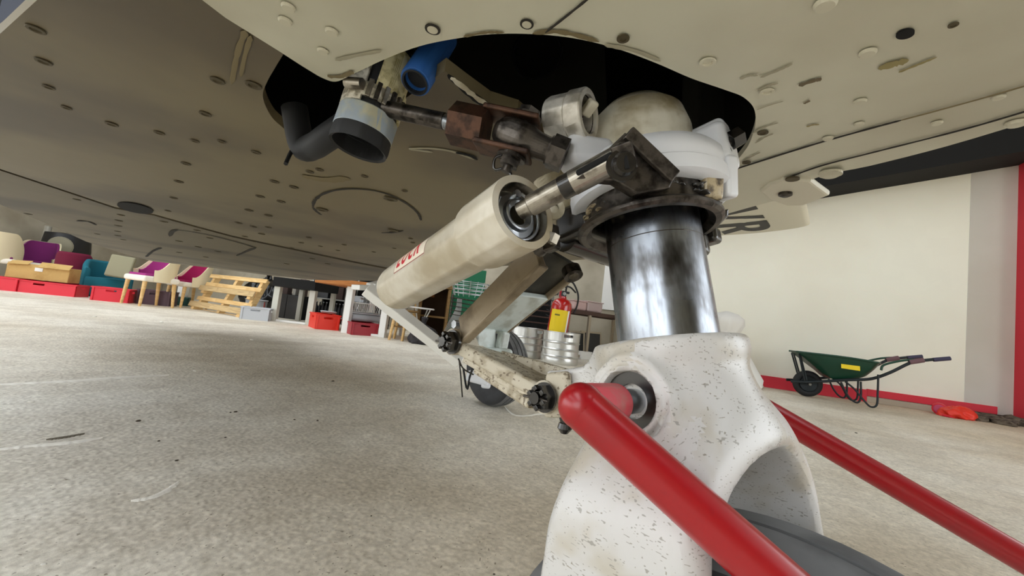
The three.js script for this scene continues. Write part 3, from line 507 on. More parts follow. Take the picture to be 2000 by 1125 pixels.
  {
    const cv = document.createElement('canvas'); cv.width = 512; cv.height = 160; const c = cv.getContext('2d');
    c.fillStyle = '#f1e6d2'; c.fillRect(0, 0, 512, 160); c.strokeStyle = '#8d4a3a'; c.lineWidth = 5; c.strokeRect(4, 4, 504, 152); c.fillStyle = '#cf1528'; c.font = 'bold 150px sans-serif'; c.textBaseline = 'middle'; c.save(); c.translate(24, 84); c.scale(1.02, 1); c.fillText('LOCK', 0, 0); c.restore();
    const t = new THREE.CanvasTexture(cv); t.colorSpace = THREE.SRGBColorSpace;
    const mid = f0.clone().addScaledVector(dd, 0.13), ray = mid.clone().sub(camera.position).normalize(), toC = ray.clone().negate().addScaledVector(dd, ray.dot(dd)).normalize(), rim = toC.clone().cross(dd).normalize(); if (rim.y < 0) rim.negate();
    const a0 = 0.98, a1 = -0.35, n = 20, l0 = 0.103, l1 = 0.168, pos = [], uv = [], idx = [];   // angle round the cylinder, from the near side over its upper edge
    for (let i = 0; i <= n; i++) for (const [k, l] of [[0, l1], [1, l0]]) { const a = mix(a0, a1, i / n), q = f0.clone().addScaledVector(dd, l).addScaledVector(rim, 0.02395 * Math.cos(a)).addScaledVector(toC, 0.02395 * Math.sin(a)); pos.push(q.x, q.y, q.z); uv.push(k, i / n); if (i) { const b = (i - 1) * 2 + k; if (!k) idx.push(b, b + 1, b + 2, b + 1, b + 3, b + 2); } }
    const g = new THREE.BufferGeometry(); g.setAttribute('position', new THREE.Float32BufferAttribute(pos, 3)); g.setAttribute('uv', new THREE.Float32BufferAttribute(uv, 2)); g.setIndex(idx); g.computeVertexNormals();
    mk('warning_label', g, mat(0xffffff, 0.5, 0, { map: t }), damper, true);
  }
  const p0 = P(1015, 413, 0.284), p1 = P(1110, 363, 0.268), p2 = P(1236, 294, 0.25), pd = D(p0, p2), at = (t) => p0.clone().lerp(p2, t), pl = p0.distanceTo(p2);
  const prod = mk('damper_rod', [lathe([[0.0062, 0], [0.0062, pl * 0.1], [0.0076, pl * 0.11], [0.0076, pl * 0.4]], p0, pd, 36), lathe([[0.0083, pl * 0.5], [0.0083, pl * 0.94], [0.007, pl * 0.96], [0, pl * 0.96]], p0, pd, 36)], M.steel, plane);
  mk('rod_sleeve', lathe([[0.0076, pl * 0.4], [0.008, pl * 0.41], [0.008, pl * 0.49], [0.0083, pl * 0.5]], p0, pd, 36), M.grease, prod);
  const cp = camera.position.clone().sub(at(0.75)).normalize(), pu = cp.clone().addScaledVector(pd, -cp.dot(pd)).normalize(), pn = V(0, 1, 0).addScaledVector(pd, -pd.y).addScaledVector(pu, 0.2).normalize();
  // slot milled in the rod's upper side
  { const c = at(0.72).addScaledVector(pu, 0.0064).addScaledVector(pn, 0.0032), q = basisQ(pd, pu.clone().addScaledVector(pn, 0.5)); mk('rod_slot', rbox(c, [pl * 0.32, 0.005, 0.0055], q, 0.0025, 3), M.hole, prod); }
  // bracket plate and pivot bolt
  const by = [P(1128, 348, 0.255), P(1222, 258, 0.258), P(1248, 272, 0.258), P(1320, 345, 0.262), P(1308, 368, 0.262), P(1240, 380, 0.262), P(1205, 352, 0.256)];
  const bn = by[1].clone().sub(by[0]).cross(by[3].clone().sub(by[0])).normalize(); if (bn.dot(camera.position.clone().sub(by[0])) > 0) bn.negate();
  const plateN = bn.clone(); const flat = by.map((p) => p.clone().addScaledVector(plateN, -plateN.dot(p.clone().sub(by[0]))));
  const brk = mk('steering_bracket', [slab(flat, 0.012, bn, 0.0012)], M.darkSteel, plane);
  const top = [P(1222, 257, 0.256), P(1232, 252, 0.256), P(1248, 266, 0.256), P(1246, 276, 0.256)];
  mk('bracket_flange', bar(P(1226, 259, 0.252), P(1318, 346, 0.257), 0.0045, 0.009, bn, 0.001), M.darkSteel, brk);
  const pv = P(1222, 318, 0.238), pb = bn.clone();
  const pvt = mk('pivot_bolt', [lathe([[0, -0.001], [0.006, -0.001], [0.0072, 0.001], [0.0072, 0.004], [0.0095, 0.005], [0.0095, 0.007], [0.004, 0.007], [0.004, 0.02]], pv, pb, 28)], M.grease, brk);
  mk('bolt_slot', rbox(pv.clone().addScaledVector(pb, -0.0008), [0.0024, 0.008, 0.0016], basisQ(V(1, 0.3, 0.2), UP), 0.0004), M.hole, brk);
  mk('rod_fork', [bar(at(0.86).addScaledVector(pu, 0.0085), P(1240, 300, 0.24), 0.004, 0.016, pu, 0.001)], M.darkSteel, brk);
  // dark lug on the far side of the flange
  mk('stop_lug', [slab([P(1388, 412, 0.35), P(1425, 407, 0.35), P(1424, 422, 0.35), P(1396, 448, 0.35), P(1372, 452, 0.35)], 0.02, V(0, 0, -1), 0.002), rbox(P(1385, 462, 0.34), [0.016, 0.014, 0.016], GQ, 0.004), rbox(P(1365, 478, 0.33), [0.014, 0.02, 0.014], GQ, 0.005)], M.grease, plane);
  // dark underside behind the flange, where the torque link hangs
  mk('link_hinge', [cyl(G(-0.03, 0.094, -0.062), G(0.045, 0.094, -0.062), 0.012), rbox(G(0, 0.104, -0.05), [0.075, 0.03, 0.035], GQ, 0.006)], M.grease, plane);
  const hl = P(1170, 502, 0.385); mk('hinge_nut', [hexPrism(P(1172, 500, 0.385), GX, 0.008, 0.01), cyl(P(1140, 492, 0.38), P(1180, 502, 0.385), 0.005)], M.steel, plane);
  mk('hose_bracket', [rbox(P(1076, 466, 0.31), [0.009, 0.02, 0.012], GQ, 0.002), tube([P(1072, 470, 0.33), P(1060, 482, 0.33), P(1052, 490, 0.335)], 0.006, 12, 8)], M.darkSteel, plane);
  mk('cable_lug', [cyl(P(1075, 460, 0.3), P(1084, 472, 0.3), 0.004), hexPrism(P(1079, 466, 0.298), V(0.3, 1, 0), 0.005, 0.007)], M.steel, plane);
  // upper mounting arm behind the damper
  mk('mount_arm', [tube([P(1080, 345, 0.36), P(1095, 395, 0.36), P(1090, 440, 0.365)], 0.018, 16, 12), lathe([[0.004, 0], [0.009, 0], [0.009, 0.003], [0.004, 0.004]], P(1081, 410, 0.335), V(0, 0.1, 1), 20)], M.cream, plane);
  // --- upper torque link: a tapering channel from the hinge down to the knee
  const kn = P(903, 640, 0.455), kf = P(985, 655, 0.49), tn = P(1052, 488, 0.375), tf = P(1136, 536, 0.42);
  const along = D(kn, tn), n1 = D(kn, kf).clone().cross(along).normalize(); if (n1.dot(camera.position.clone().sub(kn)) < 0) n1.negate();
  const q1 = D(kf, tf);
  const upper = mk('upper_torque_link', [slab([kn, kf, tf, tn].map((p) => p.clone().addScaledVector(n1, -0.012)), 0.005, n1)], M.linkDark, plane);
  mk('link_web', [bar(kn.clone().addScaledVector(n1, 0.003), tn.clone().addScaledVector(n1, 0.004), 0.03, 0.008, n1, 0.002), bar(kn.clone().addScaledVector(n1, 0.018), tn.clone().addScaledVector(n1, 0.019), 0.004, 0.011, n1, 0.0015)], M.linkWeb, upper);
  mk('link_web', [bar(kf.clone().addScaledVector(n1, -0.004), tf.clone().addScaledVector(n1, -0.006), 0.009, 0.005, n1, 0.002)], M.linkWeb, upper);
  mk('link_eye', [lathe([[0.0045, -0.004], [0.0095, -0.004], [0.0095, 0.006], [0.0045, 0.006]], P(1117, 531, 0.405), n1, 24)], M.darkSteel, upper);
  mk('link_web_bolt', hexPrism(P(1117, 531, 0.402), n1, 0.005, 0.012), M.steel, upper);
  mk('link_foot', [slab([kn.clone().lerp(kf, 0.25), kf, kf.clone().lerp(tf, 0.62), kn.clone().lerp(tn, 0.5)].map((p) => p.clone().addScaledVector(n1, -0.006)), 0.006, n1, 0.001), bar(P(945, 640, 0.47), P(945, 690, 0.47), 0.03, 0.012, GX, 0.004), bar(P(985, 648, 0.48), P(978, 684, 0.475), 0.012, 0.012, GX, 0.003), bar(P(928, 688, 0.465), P(1000, 694, 0.47), 0.014, 0.014, UP, 0.004)], M.linkPaintClean, upper);
  // --- lower torque link from the knee to the fork
  const ln0 = P(895, 676, 0.452), ln1 = P(1068, 772, 0.345), lf0 = P(968, 692, 0.475), lf1 = P(1126, 738, 0.375);
  const l2 = D(ln0, ln1), n2 = D(ln0, lf0).cross(l2).normalize(); if (n2.y < 0) n2.negate();
  const lower = mk('lower_torque_link', [
    slab([ln0, ln1.clone().addScaledVector(l2, -0.01), lf1, lf0].map((p) => p.clone().addScaledVector(n2, 0.006)), 0.005, n2.clone().negate()),
    bar(ln0.clone().addScaledVector(n2, -0.0005), ln1.clone().addScaledVector(n2, 0.0), 0.014, 0.012, n2, 0.004),
    bar(P(910, 702, 0.448), P(1056, 786, 0.346), 0.0075, 0.008, n2, 0.002), bar(P(932, 722, 0.44), P(1040, 790, 0.35), 0.009, 0.01, n2, 0.003),
    bar(lf0, lf1, 0.012, 0.008, n2, 0.002), lathe([[0.006, -0.008], [0.0145, -0.008], [0.0145, 0.02], [0.006, 0.02]], P(893, 668, 0.455), GX, 28), rbox(P(922, 676, 0.458), [0.03, 0.02, 0.012], GQ, 0.004),
    lathe([[0.005, -0.004], [0.0135, -0.004], [0.0135, 0.02], [0.005, 0.02]], P(1068, 775, 0.338), GX, 28), rbox(P(1092, 758, 0.332), [0.008, 0.026, 0.024], GQ, 0.004), rbox(P(1122, 750, 0.365), [0.008, 0.026, 0.024], GQ, 0.004), rbox(P(1098, 800, 0.335), [0.016, 0.012, 0.028], GQ, 0.003),
  ], M.linkPaint, plane);
  const castle = (c, dir, r, parent) => {
    const b = dir.clone().negate(), g = [lathe([[r * 1.15, 0], [r * 1.15, r * 0.25], [r * 0.6, r * 0.25]], c, b, 28), hexPrism(c.clone().addScaledVector(b, r * 0.55), b, r, r * 0.7), cyl(c, c.clone().addScaledVector(b, r * 1.35), r * 0.45)];
    const x = b.clone().cross(UP).normalize(), y = x.clone().cross(b);
    for (let i = 0; i < 6; i++) { const a = i * Math.PI / 3 + 0.3, q = c.clone().addScaledVector(b, r * 1.05).addScaledVector(x, r * 0.72 * Math.cos(a)).addScaledVector(y, r * 0.72 * Math.sin(a)); g.push(rbox(q, [r * 0.4, r * 0.4, r * 0.4], quatY(b), r * 0.08)); }
    mk('castle_nut', g, M.grease, parent);
    mk('split_pin', [tube([c.clone().addScaledVector(b, r * 1.1).addScaledVector(x, -r * 1.2), c.clone().addScaledVector(b, r * 1.15), c.clone().addScaledVector(b, r * 1.1).addScaledVector(x, r * 1.3).addScaledVector(y, -0.1 * r)], r * 0.11, 12, 6)], M.darkSteel, parent);
  };
  castle(P(1066, 776, 0.332), GX, 0.0105, lower); castle(P(886, 668, 0.445), GX, 0.0115, lower);
  mk('grease_nipple', [cyl(P(1098, 806, 0.33), P(1104, 830, 0.33), 0.0035), lathe([[0, 0], [0.005, 0.001], [0.006, 0.005], [0.003, 0.009]], P(1104, 824, 0.33), V(0, -1, 0), 16)], M.grease, lower);
  mk('bolt', [hexPrism(P(893, 634, 0.47), GX, 0.005, 0.01)], M.brightSteel, upper);
  // lock wire hanging under the knee
  mk('lock_wire', [tube([P(897, 705, 0.45), P(900, 735, 0.45), P(903, 775, 0.46)], 0.0009, 16, 6), tube([P(895, 700, 0.45), P(905, 720, 0.45), P(925, 732, 0.45)], 0.0009, 16, 6)], M.grease, lower);
  // --- white square door bar passing behind the knee
  const d0 = P(716, 564, 0.47), d1 = P(898, 706, 0.5), dl = D(d0, d1);
  mk('door_bar', [bar(d0, d1, 0.013, 0.013, V(0.35, 1, 0.9), 0.001), bar(P(694, 561, 0.468), P(732, 562, 0.49), 0.006, 0.016, UP, 0.001), bar(P(724, 563, 0.48), P(800, 545, 0.6), 0.012, 0.012, UP, 0.001), bar(P(798, 546, 0.595), P(846, 480, 0.62), 0.012, 0.012, UP, 0.001)], M.whitePaint, plane);
  // --- breather stack with clamp, tapes and black lip
  const e0 = P(700, 288, 0.315), e1 = P(762, 108, 0.328), ed = D(e0, e1), el = e0.distanceTo(e1), et = (t) => e0.clone().lerp(e1, t);
  const stack = mk('breather_stack', lathe([[0.02, el], [0.02, 0.012], [0.0175, 0.012], [0.0175, el]], e0, ed, 40), M.rubber, plane);
  mk('stack_bore', lathe([[0.0176, 0.02], [0.002, 0.028]], e0, ed, 32), M.hole, stack);
  mk('black_lip', lathe([[0.0188, 0.02], [0.0195, 0.0], [0.0215, -0.001], [0.0222, 0.003], [0.0218, 0.012]], e0, ed, 40), M.rubber, stack);
  mk('blue_tape_ring', lathe([[0.0214, 0.01], [0.0222, 0.011], [0.0222, 0.026], [0.0212, 0.027]], e0, ed, 40), M.blueTape, stack);
  const eC = camera.position.clone().sub(et(0.4)).normalize(), eu = eC.clone().addScaledVector(ed, -eC.dot(ed)).normalize(), ev = ed.clone().cross(eu).normalize();
  const shell = (r, t0, t1, a0, a1, m, name) => { const n = 24, pos = [], idx = []; for (let i = 0; i <= n; i++) for (const [rr_, tt] of [[r, t0], [r, t1], [r - 0.002, t1], [r - 0.002, t0]]) { const a = mix(a0, a1, i / n), w = 1 + 0.04 * (vnoise(i * 0.8, t0 * 300, 97, 221) - 0.5), q = e0.clone().addScaledVector(ed, tt).addScaledVector(eu, rr_ * w * Math.cos(a)).addScaledVector(ev, rr_ * w * Math.sin(a)); pos.push(q.x, q.y, q.z); } for (let i = 0; i < n; i++) for (let k = 0; k < 4; k++) { const a = i * 4 + k, b = i * 4 + (k + 1) % 4; idx.push(a, b, a + 4, b, b + 4, a + 4); } const g = new THREE.BufferGeometry(); g.setAttribute('position', new THREE.Float32BufferAttribute(pos, 3)); g.setIndex(idx); g.computeVertexNormals(); return mk(name, toCreasedNormals(g, 0.7), m, stack); };
  shell(0.0225, 0.027, 0.075, -1.9, -0.45, M.silverWrap, 'foil_wrap'); shell(0.0222, 0.04, 0.078, -0.12, 1.2, M.yellowWrap, 'yellow_wrap'); shell(0.0225, 0.03, 0.05, 1.0, 2.2, M.yellowWrap, 'yellow_wrap');
  mk('hose_clamp', lathe([[0.0212, 0.031], [0.0226, 0.031], [0.0226, 0.042], [0.0212, 0.042]], e0, ed, 48), M.silverWrap, stack);
  for (let i = 0; i < 6; i++) { const a = -0.25 + i * 0.26, q = e0.clone().addScaledVector(ed, 0.037).addScaledVector(eu, 0.0232 * Math.cos(a)).addScaledVector(ev, 0.0232 * Math.sin(a)); const out = eu.clone().multiplyScalar(Math.cos(a)).addScaledVector(ev, Math.sin(a)); mk('clamp_tooth', rbox(q, [0.0034, 0.014, 0.003], basisQ(ed.clone().cross(out), ed), 0.0006), i % 2 === 1 ? M.darkSteel : M.steel, stack); }
  mk('clamp_screw', [cyl(e0.clone().addScaledVector(ed, 0.037).addScaledVector(eu, 0.0255 * Math.cos(-1.0)).addScaledVector(ev, 0.0255 * Math.sin(-1.0)), e0.clone().addScaledVector(ed, 0.037).addScaledVector(eu, 0.0255 * Math.cos(-0.45)).addScaledVector(ev, 0.0255 * Math.sin(-0.45)), 0.004)], M.steel, stack);
  // --- blue hose and black rubber boot
  const h0 = P(811, 160, 0.297), h1 = P(851, 98, 0.322), hd = D(h0, h1), hL = h0.distanceTo(h1) + 0.02;
  const hose = mk('blue_hose', lathe([[0.0095, hL], [0.0112, hL], [0.0112, 0.001], [0.0107, 0], [0.0085, 0], [0.008, 0.004], [0.008, 0.03]], h0, hd, 36), M.blueHose, plane);
  mk('hose_bore', lathe([[0.0096, -0.0012], [0.0082, -0.0012], [0.0082, 0.006], [0.0001, 0.009]], h0, hd, 32), M.rubber, hose);
  mk('rubber_boot', [tube([P(575, 210, 0.4), P(590, 285, 0.4), P(612, 286, 0.39), P(640, 268, 0.37), P(690, 235, 0.36)], 0.012, 28, 12)], M.rubber, plane);
  mk('rubber_boot_wire', tube([P(574, 288, 0.4), P(566, 302, 0.395), P(558, 320, 0.385)], 0.002, 10, 6), M.rubber, plane);
}
// --- left main wheel under the wing
{
  const c = fl(957, 793), R = 0.222, X = V(0.74, 0, -0.67).normalize(), ctr = V(c.x + 0.01, R, c.z - 0.02);
  const prof = [[0.085, -0.065], [0.12, -0.07], [0.165, -0.075], [0.195, -0.068], [0.212, -0.05], [0.2195, -0.03], [0.2145, -0.029], [0.2145, -0.026], [0.2205, -0.025], [0.222, -0.004]];
  mk('tread', lathe([...prof, [0.217, -0.0035], [0.217, 0.0035], ...prof.slice().reverse().map(([r, h]) => [r, -h])].slice(4, -4), ctr, X, 72), M.tyre, mk('main_tyre', [lathe(prof.slice(0, 5), ctr, X, 72), lathe(prof.slice(0, 5).map(([r, h]) => [r, -h]), ctr, X, 72)], M.sidewall, plane));
  mk('wheel_rim', lathe([[0.02, -0.05], [0.06, -0.055], [0.08, -0.06], [0.092, -0.068], [0.096, -0.066], [0.075, -0.03], [0.075, 0.03], [0.096, 0.066], [0.08, 0.06], [0.02, 0.05]], ctr, X, 40), M.cast, plane);
  const n = X.clone().negate();
  mk('brake_caliper', [rbox(P(935, 738, 2.2), [0.13, 0.06, 0.06], basisQ(V(1, -0.1, 0.2), UP), 0.015), rbox(P(950, 745, 2.19), [0.05, 0.07, 0.05], null, 0.012)], M.cast, plane);
  mk('main_leg', [bar(ctr.clone().addScaledVector(n, 0.1).add(V(0, -0.03, 0)), ctr.clone().addScaledVector(n, 0.09).add(V(0, 0.27, 0)), 0.05, 0.04, X, 0.012), bar(ctr.clone().addScaledVector(n, 0.1).add(V(0, 0.27, 0)), ctr.clone().addScaledVector(X, 0.06).add(V(0, 0.34, 0)), 0.05, 0.06, UP, 0.012), bar(ctr.clone().addScaledVector(X, 0.04).add(V(0, 0.32, 0)), ctr.clone().addScaledVector(X, 0.12).add(V(0, 1.15, 0)), 0.07, 0.07, X, 0.02), cyl(ctr.clone().addScaledVector(n, 0.12), ctr.clone().addScaledVector(X, 0.06), 0.025)], M.cast, plane);
  mk('brake_line', tube([P(905, 720, 2.2), P(912, 760, 2.2), P(918, 735, 2.18), P(930, 700, 2.2)], 0.006, 20, 6), M.rubber, plane);
}
// --- left wing with its registration letters
{
  const d2 = 2.8, back = GF.clone().negate();
  const sp = V(-0.66, -0.01, 0.75).normalize();                         // from the tip towards the fuselage
  const tipL = P(1583, 455, d2), chord = 1.5, n = 22, stations = [[0, 0.97, 0.4], [0.012, 0.99, 0.75], [0.05, 1, 1], [1.2, 1.08, 1], [2.7, 1.2, 1]], pos = [], idx = [];
  const foil = Array.from({ length: n * 2 }, (_, i) => { const t = i < n ? i / n : 2 - i / n, x = (1 - Math.cos(Math.PI * t)) / 2, th = 0.6 * 0.14 * (1.4845 * Math.sqrt(x) - 0.63 * x - 1.758 * x * x + 1.4215 * x ** 3 - 0.5075 * x ** 4) * 1.6; return [x, i < n ? -th * 0.62 : th]; });
  stations.forEach(([s, k, th]) => foil.forEach(([x, y]) => { const q = tipL.clone().addScaledVector(sp, s).addScaledVector(back, (x * k + (1 - k) * 0.45) * chord).add(V(0, 0.06 + y * chord * th * 0.8, 0)); pos.push(q.x, q.y, q.z); }));
  const m = foil.length; for (let s = 0; s + 1 < stations.length; s++) for (let i = 0; i < m; i++) { const a = s * m + i, b = s * m + (i + 1) % m; idx.push(a, b, a + m, b, b + m, a + m); }
  for (const s of [0, stations.length - 1]) for (let i = 1; i < n; i++) { const a = s * m + i, b = s * m + i + 1, c = s * m + (m - i) % m, d = s * m + m - i - 1; idx.push(a, c, b, b, c, d); }
  const g = new THREE.BufferGeometry(); g.setAttribute('position', new THREE.Float32BufferAttribute(pos, 3)); g.setIndex(idx); g.computeVertexNormals();
  const wing = mk('wing', toCreasedNormals(g, 0.8), M.wing, plane);
  // registration letters, tops towards the leading edge
  const foilY = (x) => 0.6 * 0.14 * (1.4845 * Math.sqrt(x) - 0.63 * x - 1.758 * x * x + 1.4215 * x ** 3 - 0.5075 * x ** 4) * 1.6 * 0.62 * chord * 0.8;
  const under = (s, c) => tipL.clone().addScaledVector(sp, s).addScaledVector(back, c).add(V(0, 0.06 - foilY(clamp(c / chord, 0.02, 1)) - 0.003, 0));
  const where = (px, py) => { const p = onY(px, py, tipL.y + 0.012).sub(tipL); return [p.dot(sp), p.dot(back)]; };
  const font = await new FontLoader().loadAsync('fonts/droid/droid_sans_bold.typeface.json');
  const cTop = where(1497, 440)[1], cBase = where(1402, 450)[1], sFar = where(1450, 452)[0], sNear = where(1450, 431)[0];
  for (const [ch, k] of [['R', 0], ['V', 1]]) { const lg = new THREE.ShapeGeometry(font.generateShapes(ch, 1), 10); lg.computeBoundingBox(); const b = lg.boundingBox, lp = lg.attributes.position; for (let i = 0; i < lp.count; i++) { const u = (lp.getX(i) - b.min.x) / (b.max.x - b.min.x), v = (lp.getY(i) - b.min.y) / (b.max.y - b.min.y), w = sNear - sFar, q = under(mix(sNear, sFar, u) + k * w * 1.18, mix(cBase, cTop, v)); lp.setXYZ(i, q.x, q.y, q.z); } lg.computeVertexNormals(); mk('registration_letter', lg, mat(0x3c3a36, 0.6), wing); }
  // hinge cover on the cowl's lower lip, with its bolts
  const hingeTop = [[1484, 375], [1500, 363], [1530, 352], [1584, 355], [1598, 366], [1620, 382], [1570, 402], [1535, 403], [1505, 391]].map(([a, b]) => onY(a, b, COWL - 0.002));
  const hinge = mk('hinge_fairing', [slab(hingeTop, 0.006, UP, 0.002)], M.wing, plane);
  mk('hinge_screw', lathe([[0.006, 0], [0.006, 0.0025], [0.003, 0.004], [0, 0.004]], onY(1534, 377, COWL - 0.002), V(0, -1, 0), 18), M.darkSteel, hinge);
  mk('hinge_screw', lathe([[0.0055, 0], [0.0055, 0.0015], [0, 0.002]], onY(1548, 348, COWL - 0.001), V(0, -1, 0), 18), M.rivetDark, hinge);
  mk('hinge_screw', lathe([[0.0085, 0], [0.0085, 0.002], [0.005, 0.004], [0, 0.004]], onY(1622, 337, COWL - 0.001), V(0, -1, 0), 18), M.rivet, hinge);
}
settle(plane, V(GO.x, 0, GO.z));

// ---------- the red towing fork clipped to the nose leg ----------
{
  const bar_ = thing('tow_bar', 'red steel tow bar with two arms clipped to pins either side of the nose fork', 'tow bar');
  const left0 = P(1135, 793, 0.212), left1 = P(1430, 1057, 0.188), right0 = P(1460, 780, 0.45), right1 = P(2000, 1093, 0.356);
  const ext = (a, b, t) => a.clone().add(b.clone().sub(a).multiplyScalar(t)), arms = [];
  const pinL = G(-0.07, -0.039, -0.006), pinR = G(0.07, -0.039, -0.006), handle = ext(left0, left1, 4.6).lerp(ext(right0, right1, 2.3), 0.5);
  for (const [a, b, pin, t, r] of [[left0, left1, pinL, 3.6, 0.0118], [right0, right1, pinR, 1.7, 0.0118]]) {
    const e = ext(a, b, t), d = b.clone().sub(a).normalize();
    const arm = mk('tow_arm', [new THREE.SphereGeometry(r * 1.02, 24, 16).translate(a.x, a.y, a.z), tube([a, ext(a, b, 0.18), ext(a, b, 0.5), b, ext(a, b, (1 + t) / 2), e], r, 90, 28)], M.redPaint, bar_);
    mk('pin_sleeve', lathe([[0.0079, 0], [0.0112, 0], [0.0117, 0.001], [0.0117, a.distanceTo(pin) - 0.004], [0.004, a.distanceTo(pin) - 0.001]], pin, a.clone().sub(pin), 32), M.redSleeve, bar_);
    mk('tow_arm_extension', tube([e, e.clone().lerp(handle, 0.5), handle], r, 24, 20), M.redPaint, bar_);
  }
  const hd = V(GF.x, -0.15, GF.z); mk('tow_handle', [cyl(handle, handle.clone().addScaledVector(hd, 0.6), 0.014)], M.redPaint, bar_);
  settle(bar_, V(handle.x, 0, handle.z));
}

// ---------- things standing round the hangar ----------
function base(name, label, category, pos, yaw = 0, group) { const o = thing(name, label, category, group); o.position.copy(pos); o.rotation.y = yaw; return o; }
const bxg = (x, y, z, sx, sy, sz, b = 0.006) => rbox(V(x, y, z), [sx, sy, sz], null, b);
const dep = (p) => { const v = p.clone().sub(camera.position); return -v.applyQuaternion(camera.quaternion.clone().invert()).z; };
const beside = (px, py, back = 0) => { const p = fl(px, py); const d = p.clone().sub(camera.position).setY(0).normalize(); return p.addScaledVector(d, back); };
// crates
function crate(label, pos, yaw, [w, h, d], m, group, slot = true) {
  const o = base('crate', label, 'crate', pos, yaw, group), t = 0.018;
  const wall = (len) => { const s = new THREE.Shape([[-len / 2, 0], [len / 2, 0], [len / 2, h], [-len / 2, h]].map(([a, b]) => new THREE.Vector2(a, b))); if (slot) { const p = new THREE.Path(), hw = Math.min(0.07, len * 0.2); p.moveTo(-hw, h * 0.72); p.lineTo(-hw, h * 0.86); p.lineTo(hw, h * 0.86); p.lineTo(hw, h * 0.72); s.holes.push(p); } return new THREE.ExtrudeGeometry(s, { depth: t, bevelEnabled: false }); };
  mk('crate_wall', wall(w).translate(0, 0, d / 2 - t), m, o); mk('crate_wall', wall(w).translate(0, 0, -d / 2), m, o);
  for (const s of [-1, 1]) mk('crate_wall', wall(d).rotateY(Math.PI / 2).translate(s > 0 ? w / 2 - t : -w / 2, 0, 0), m, o);
  mk('crate_floor', bxg(0, 0.012, 0, w - 0.01, 0.02, d - 0.01), m, o);
  mk('crate_rim', [bxg(0, h, d / 2, w + 0.02, 0.022, 0.026), bxg(0, h, -d / 2, w + 0.02, 0.022, 0.026), bxg(w / 2, h, 0, 0.026, 0.022, d), bxg(-w / 2, h, 0, 0.026, 0.022, d)], m, o);
  for (const s of [-1, 1]) for (const e of [-1, 1]) mk('crate_rib', bxg(s * (w / 2 - 0.02), h / 2, e * (d / 2 + 0.004), 0.03, h, 0.02), m, o);
  return o;
}
// armchair with a bent plywood shell
function shellChair(label, pos, yaw, fabric, group, k = 1) {
  const o = base('shell_chair', label, 'chair', pos, yaw, group); o.scale.setScalar(k);
  mk('seat', bxg(0, 0.42, 0, 0.54, 0.09, 0.5, 0.035), M.seatWhite, o);
  const shell = (r, t, y0, top, a1, m, name) => { const n = 36, pos = [], idx = []; for (let i = 0; i <= n; i++) { const a = mix(-a1, a1, i / n), q = Math.abs(a) / a1, h = top(q), lean = (y) => 0.16 * (y - y0); for (const [R, y] of [[r, y0], [r, y0 + h], [r - t, y0 + h], [r - t, y0]]) { const x = R * Math.sin(a) * 1.0, z = -R * Math.cos(a) * 0.95 - lean(y) * Math.cos(a) * 0.9 + 0.02; pos.push(x, y, z); } } for (let i = 0; i < n; i++) for (let j = 0; j < 4; j++) { const a = i * 4 + j, b = i * 4 + (j + 1) % 4; idx.push(a, a + 4, b, b, a + 4, b + 4); } const g = new THREE.BufferGeometry(); g.setAttribute('position', new THREE.Float32BufferAttribute(pos, 3)); g.setIndex(idx); g.computeVertexNormals(); return mk(name, toCreasedNormals(g, 0.7), m, o); };
  const top = (q) => 0.5 * (1 - sstep(0.4, 0.95, q) * 0.66);
  shell(0.3, 0.018, 0.39, top, 1.95, M.ply, 'shell'); shell(0.281, 0.03, 0.45, (q) => top(q) - 0.065, 1.72, fabric, 'back_upholstery');
  mk('seat_pad', bxg(0, 0.475, 0.0, 0.44, 0.05, 0.42, 0.02), fabric, o);
  for (const [x, z] of [[-0.22, 0.2], [0.22, 0.2], [-0.2, -0.2], [0.2, -0.2]]) mk('leg', cyl(V(x * 1.08, 0, z * 1.12), V(x, 0.4, z), 0.018, 0.03, 12), M.paleWood, o);
  return o;
}
const RED = 'red crates on the hangar floor';
crate('red crate at the left edge of the photo with an empty top', beside(-3, 567, 0.35), 0.46, [0.62, 0.21, 0.45], M.redPlastic, RED);
crate('long red crate with a flattened cardboard box lying on it', beside(88, 575, 0.28), 0.46, [0.95, 0.2, 0.5], M.redPlastic, RED);
crate('red crate standing in front of the teal armchair', beside(221, 591, 0.42), 0.5, [0.5, 0.23, 0.4], M.redPlastic, RED);
{
  const p = beside(80, 574, 0.32); p.y = 0.225; const o = base('cardboard_box', 'brown cardboard box with a white sticker lying on the long red crate', 'box', p, 0.44);
  mk('box_body', bxg(0, 0.13, 0, 0.78, 0.26, 0.4, 0.01), M.card, o); mk('flap', [rbox(V(-0.25, 0.27, 0.18), [0.26, 0.008, 0.14], new THREE.Quaternion().setFromEuler(new THREE.Euler(0.5, 0, 0.1)), 0.002)], M.card, o); mk('flap', [rbox(V(0.2, 0.268, 0.2), [0.4, 0.008, 0.14], new THREE.Quaternion().setFromEuler(new THREE.Euler(0.7, 0, 0)), 0.002)], M.card, o);
  mk('sticker', bxg(0, 0.18, 0.203, 0.1, 0.06, 0.004, 0.001), M.whitePaint, o);
}
const CH = 'bent plywood armchairs in a row';
shellChair('cream plywood chair seen from behind at the left edge of the photo', beside(-22, 558, 0.5), -2.4, M.purple, CH, 1.15);
shellChair('plywood chair with purple cushion facing forward behind the cardboard box', beside(56, 566, 1.3), 0.5, M.purple, CH, 1.12);
shellChair('plywood armchair with magenta back in front of the red crate', beside(288, 598, 0.15), -0.38, M.magenta, CH, 1.12);
shellChair('plywood armchair with dark crimson back next to the leaning pallet', beside(362, 604, 0.72), -0.38, M.crimson, CH, 1.05);
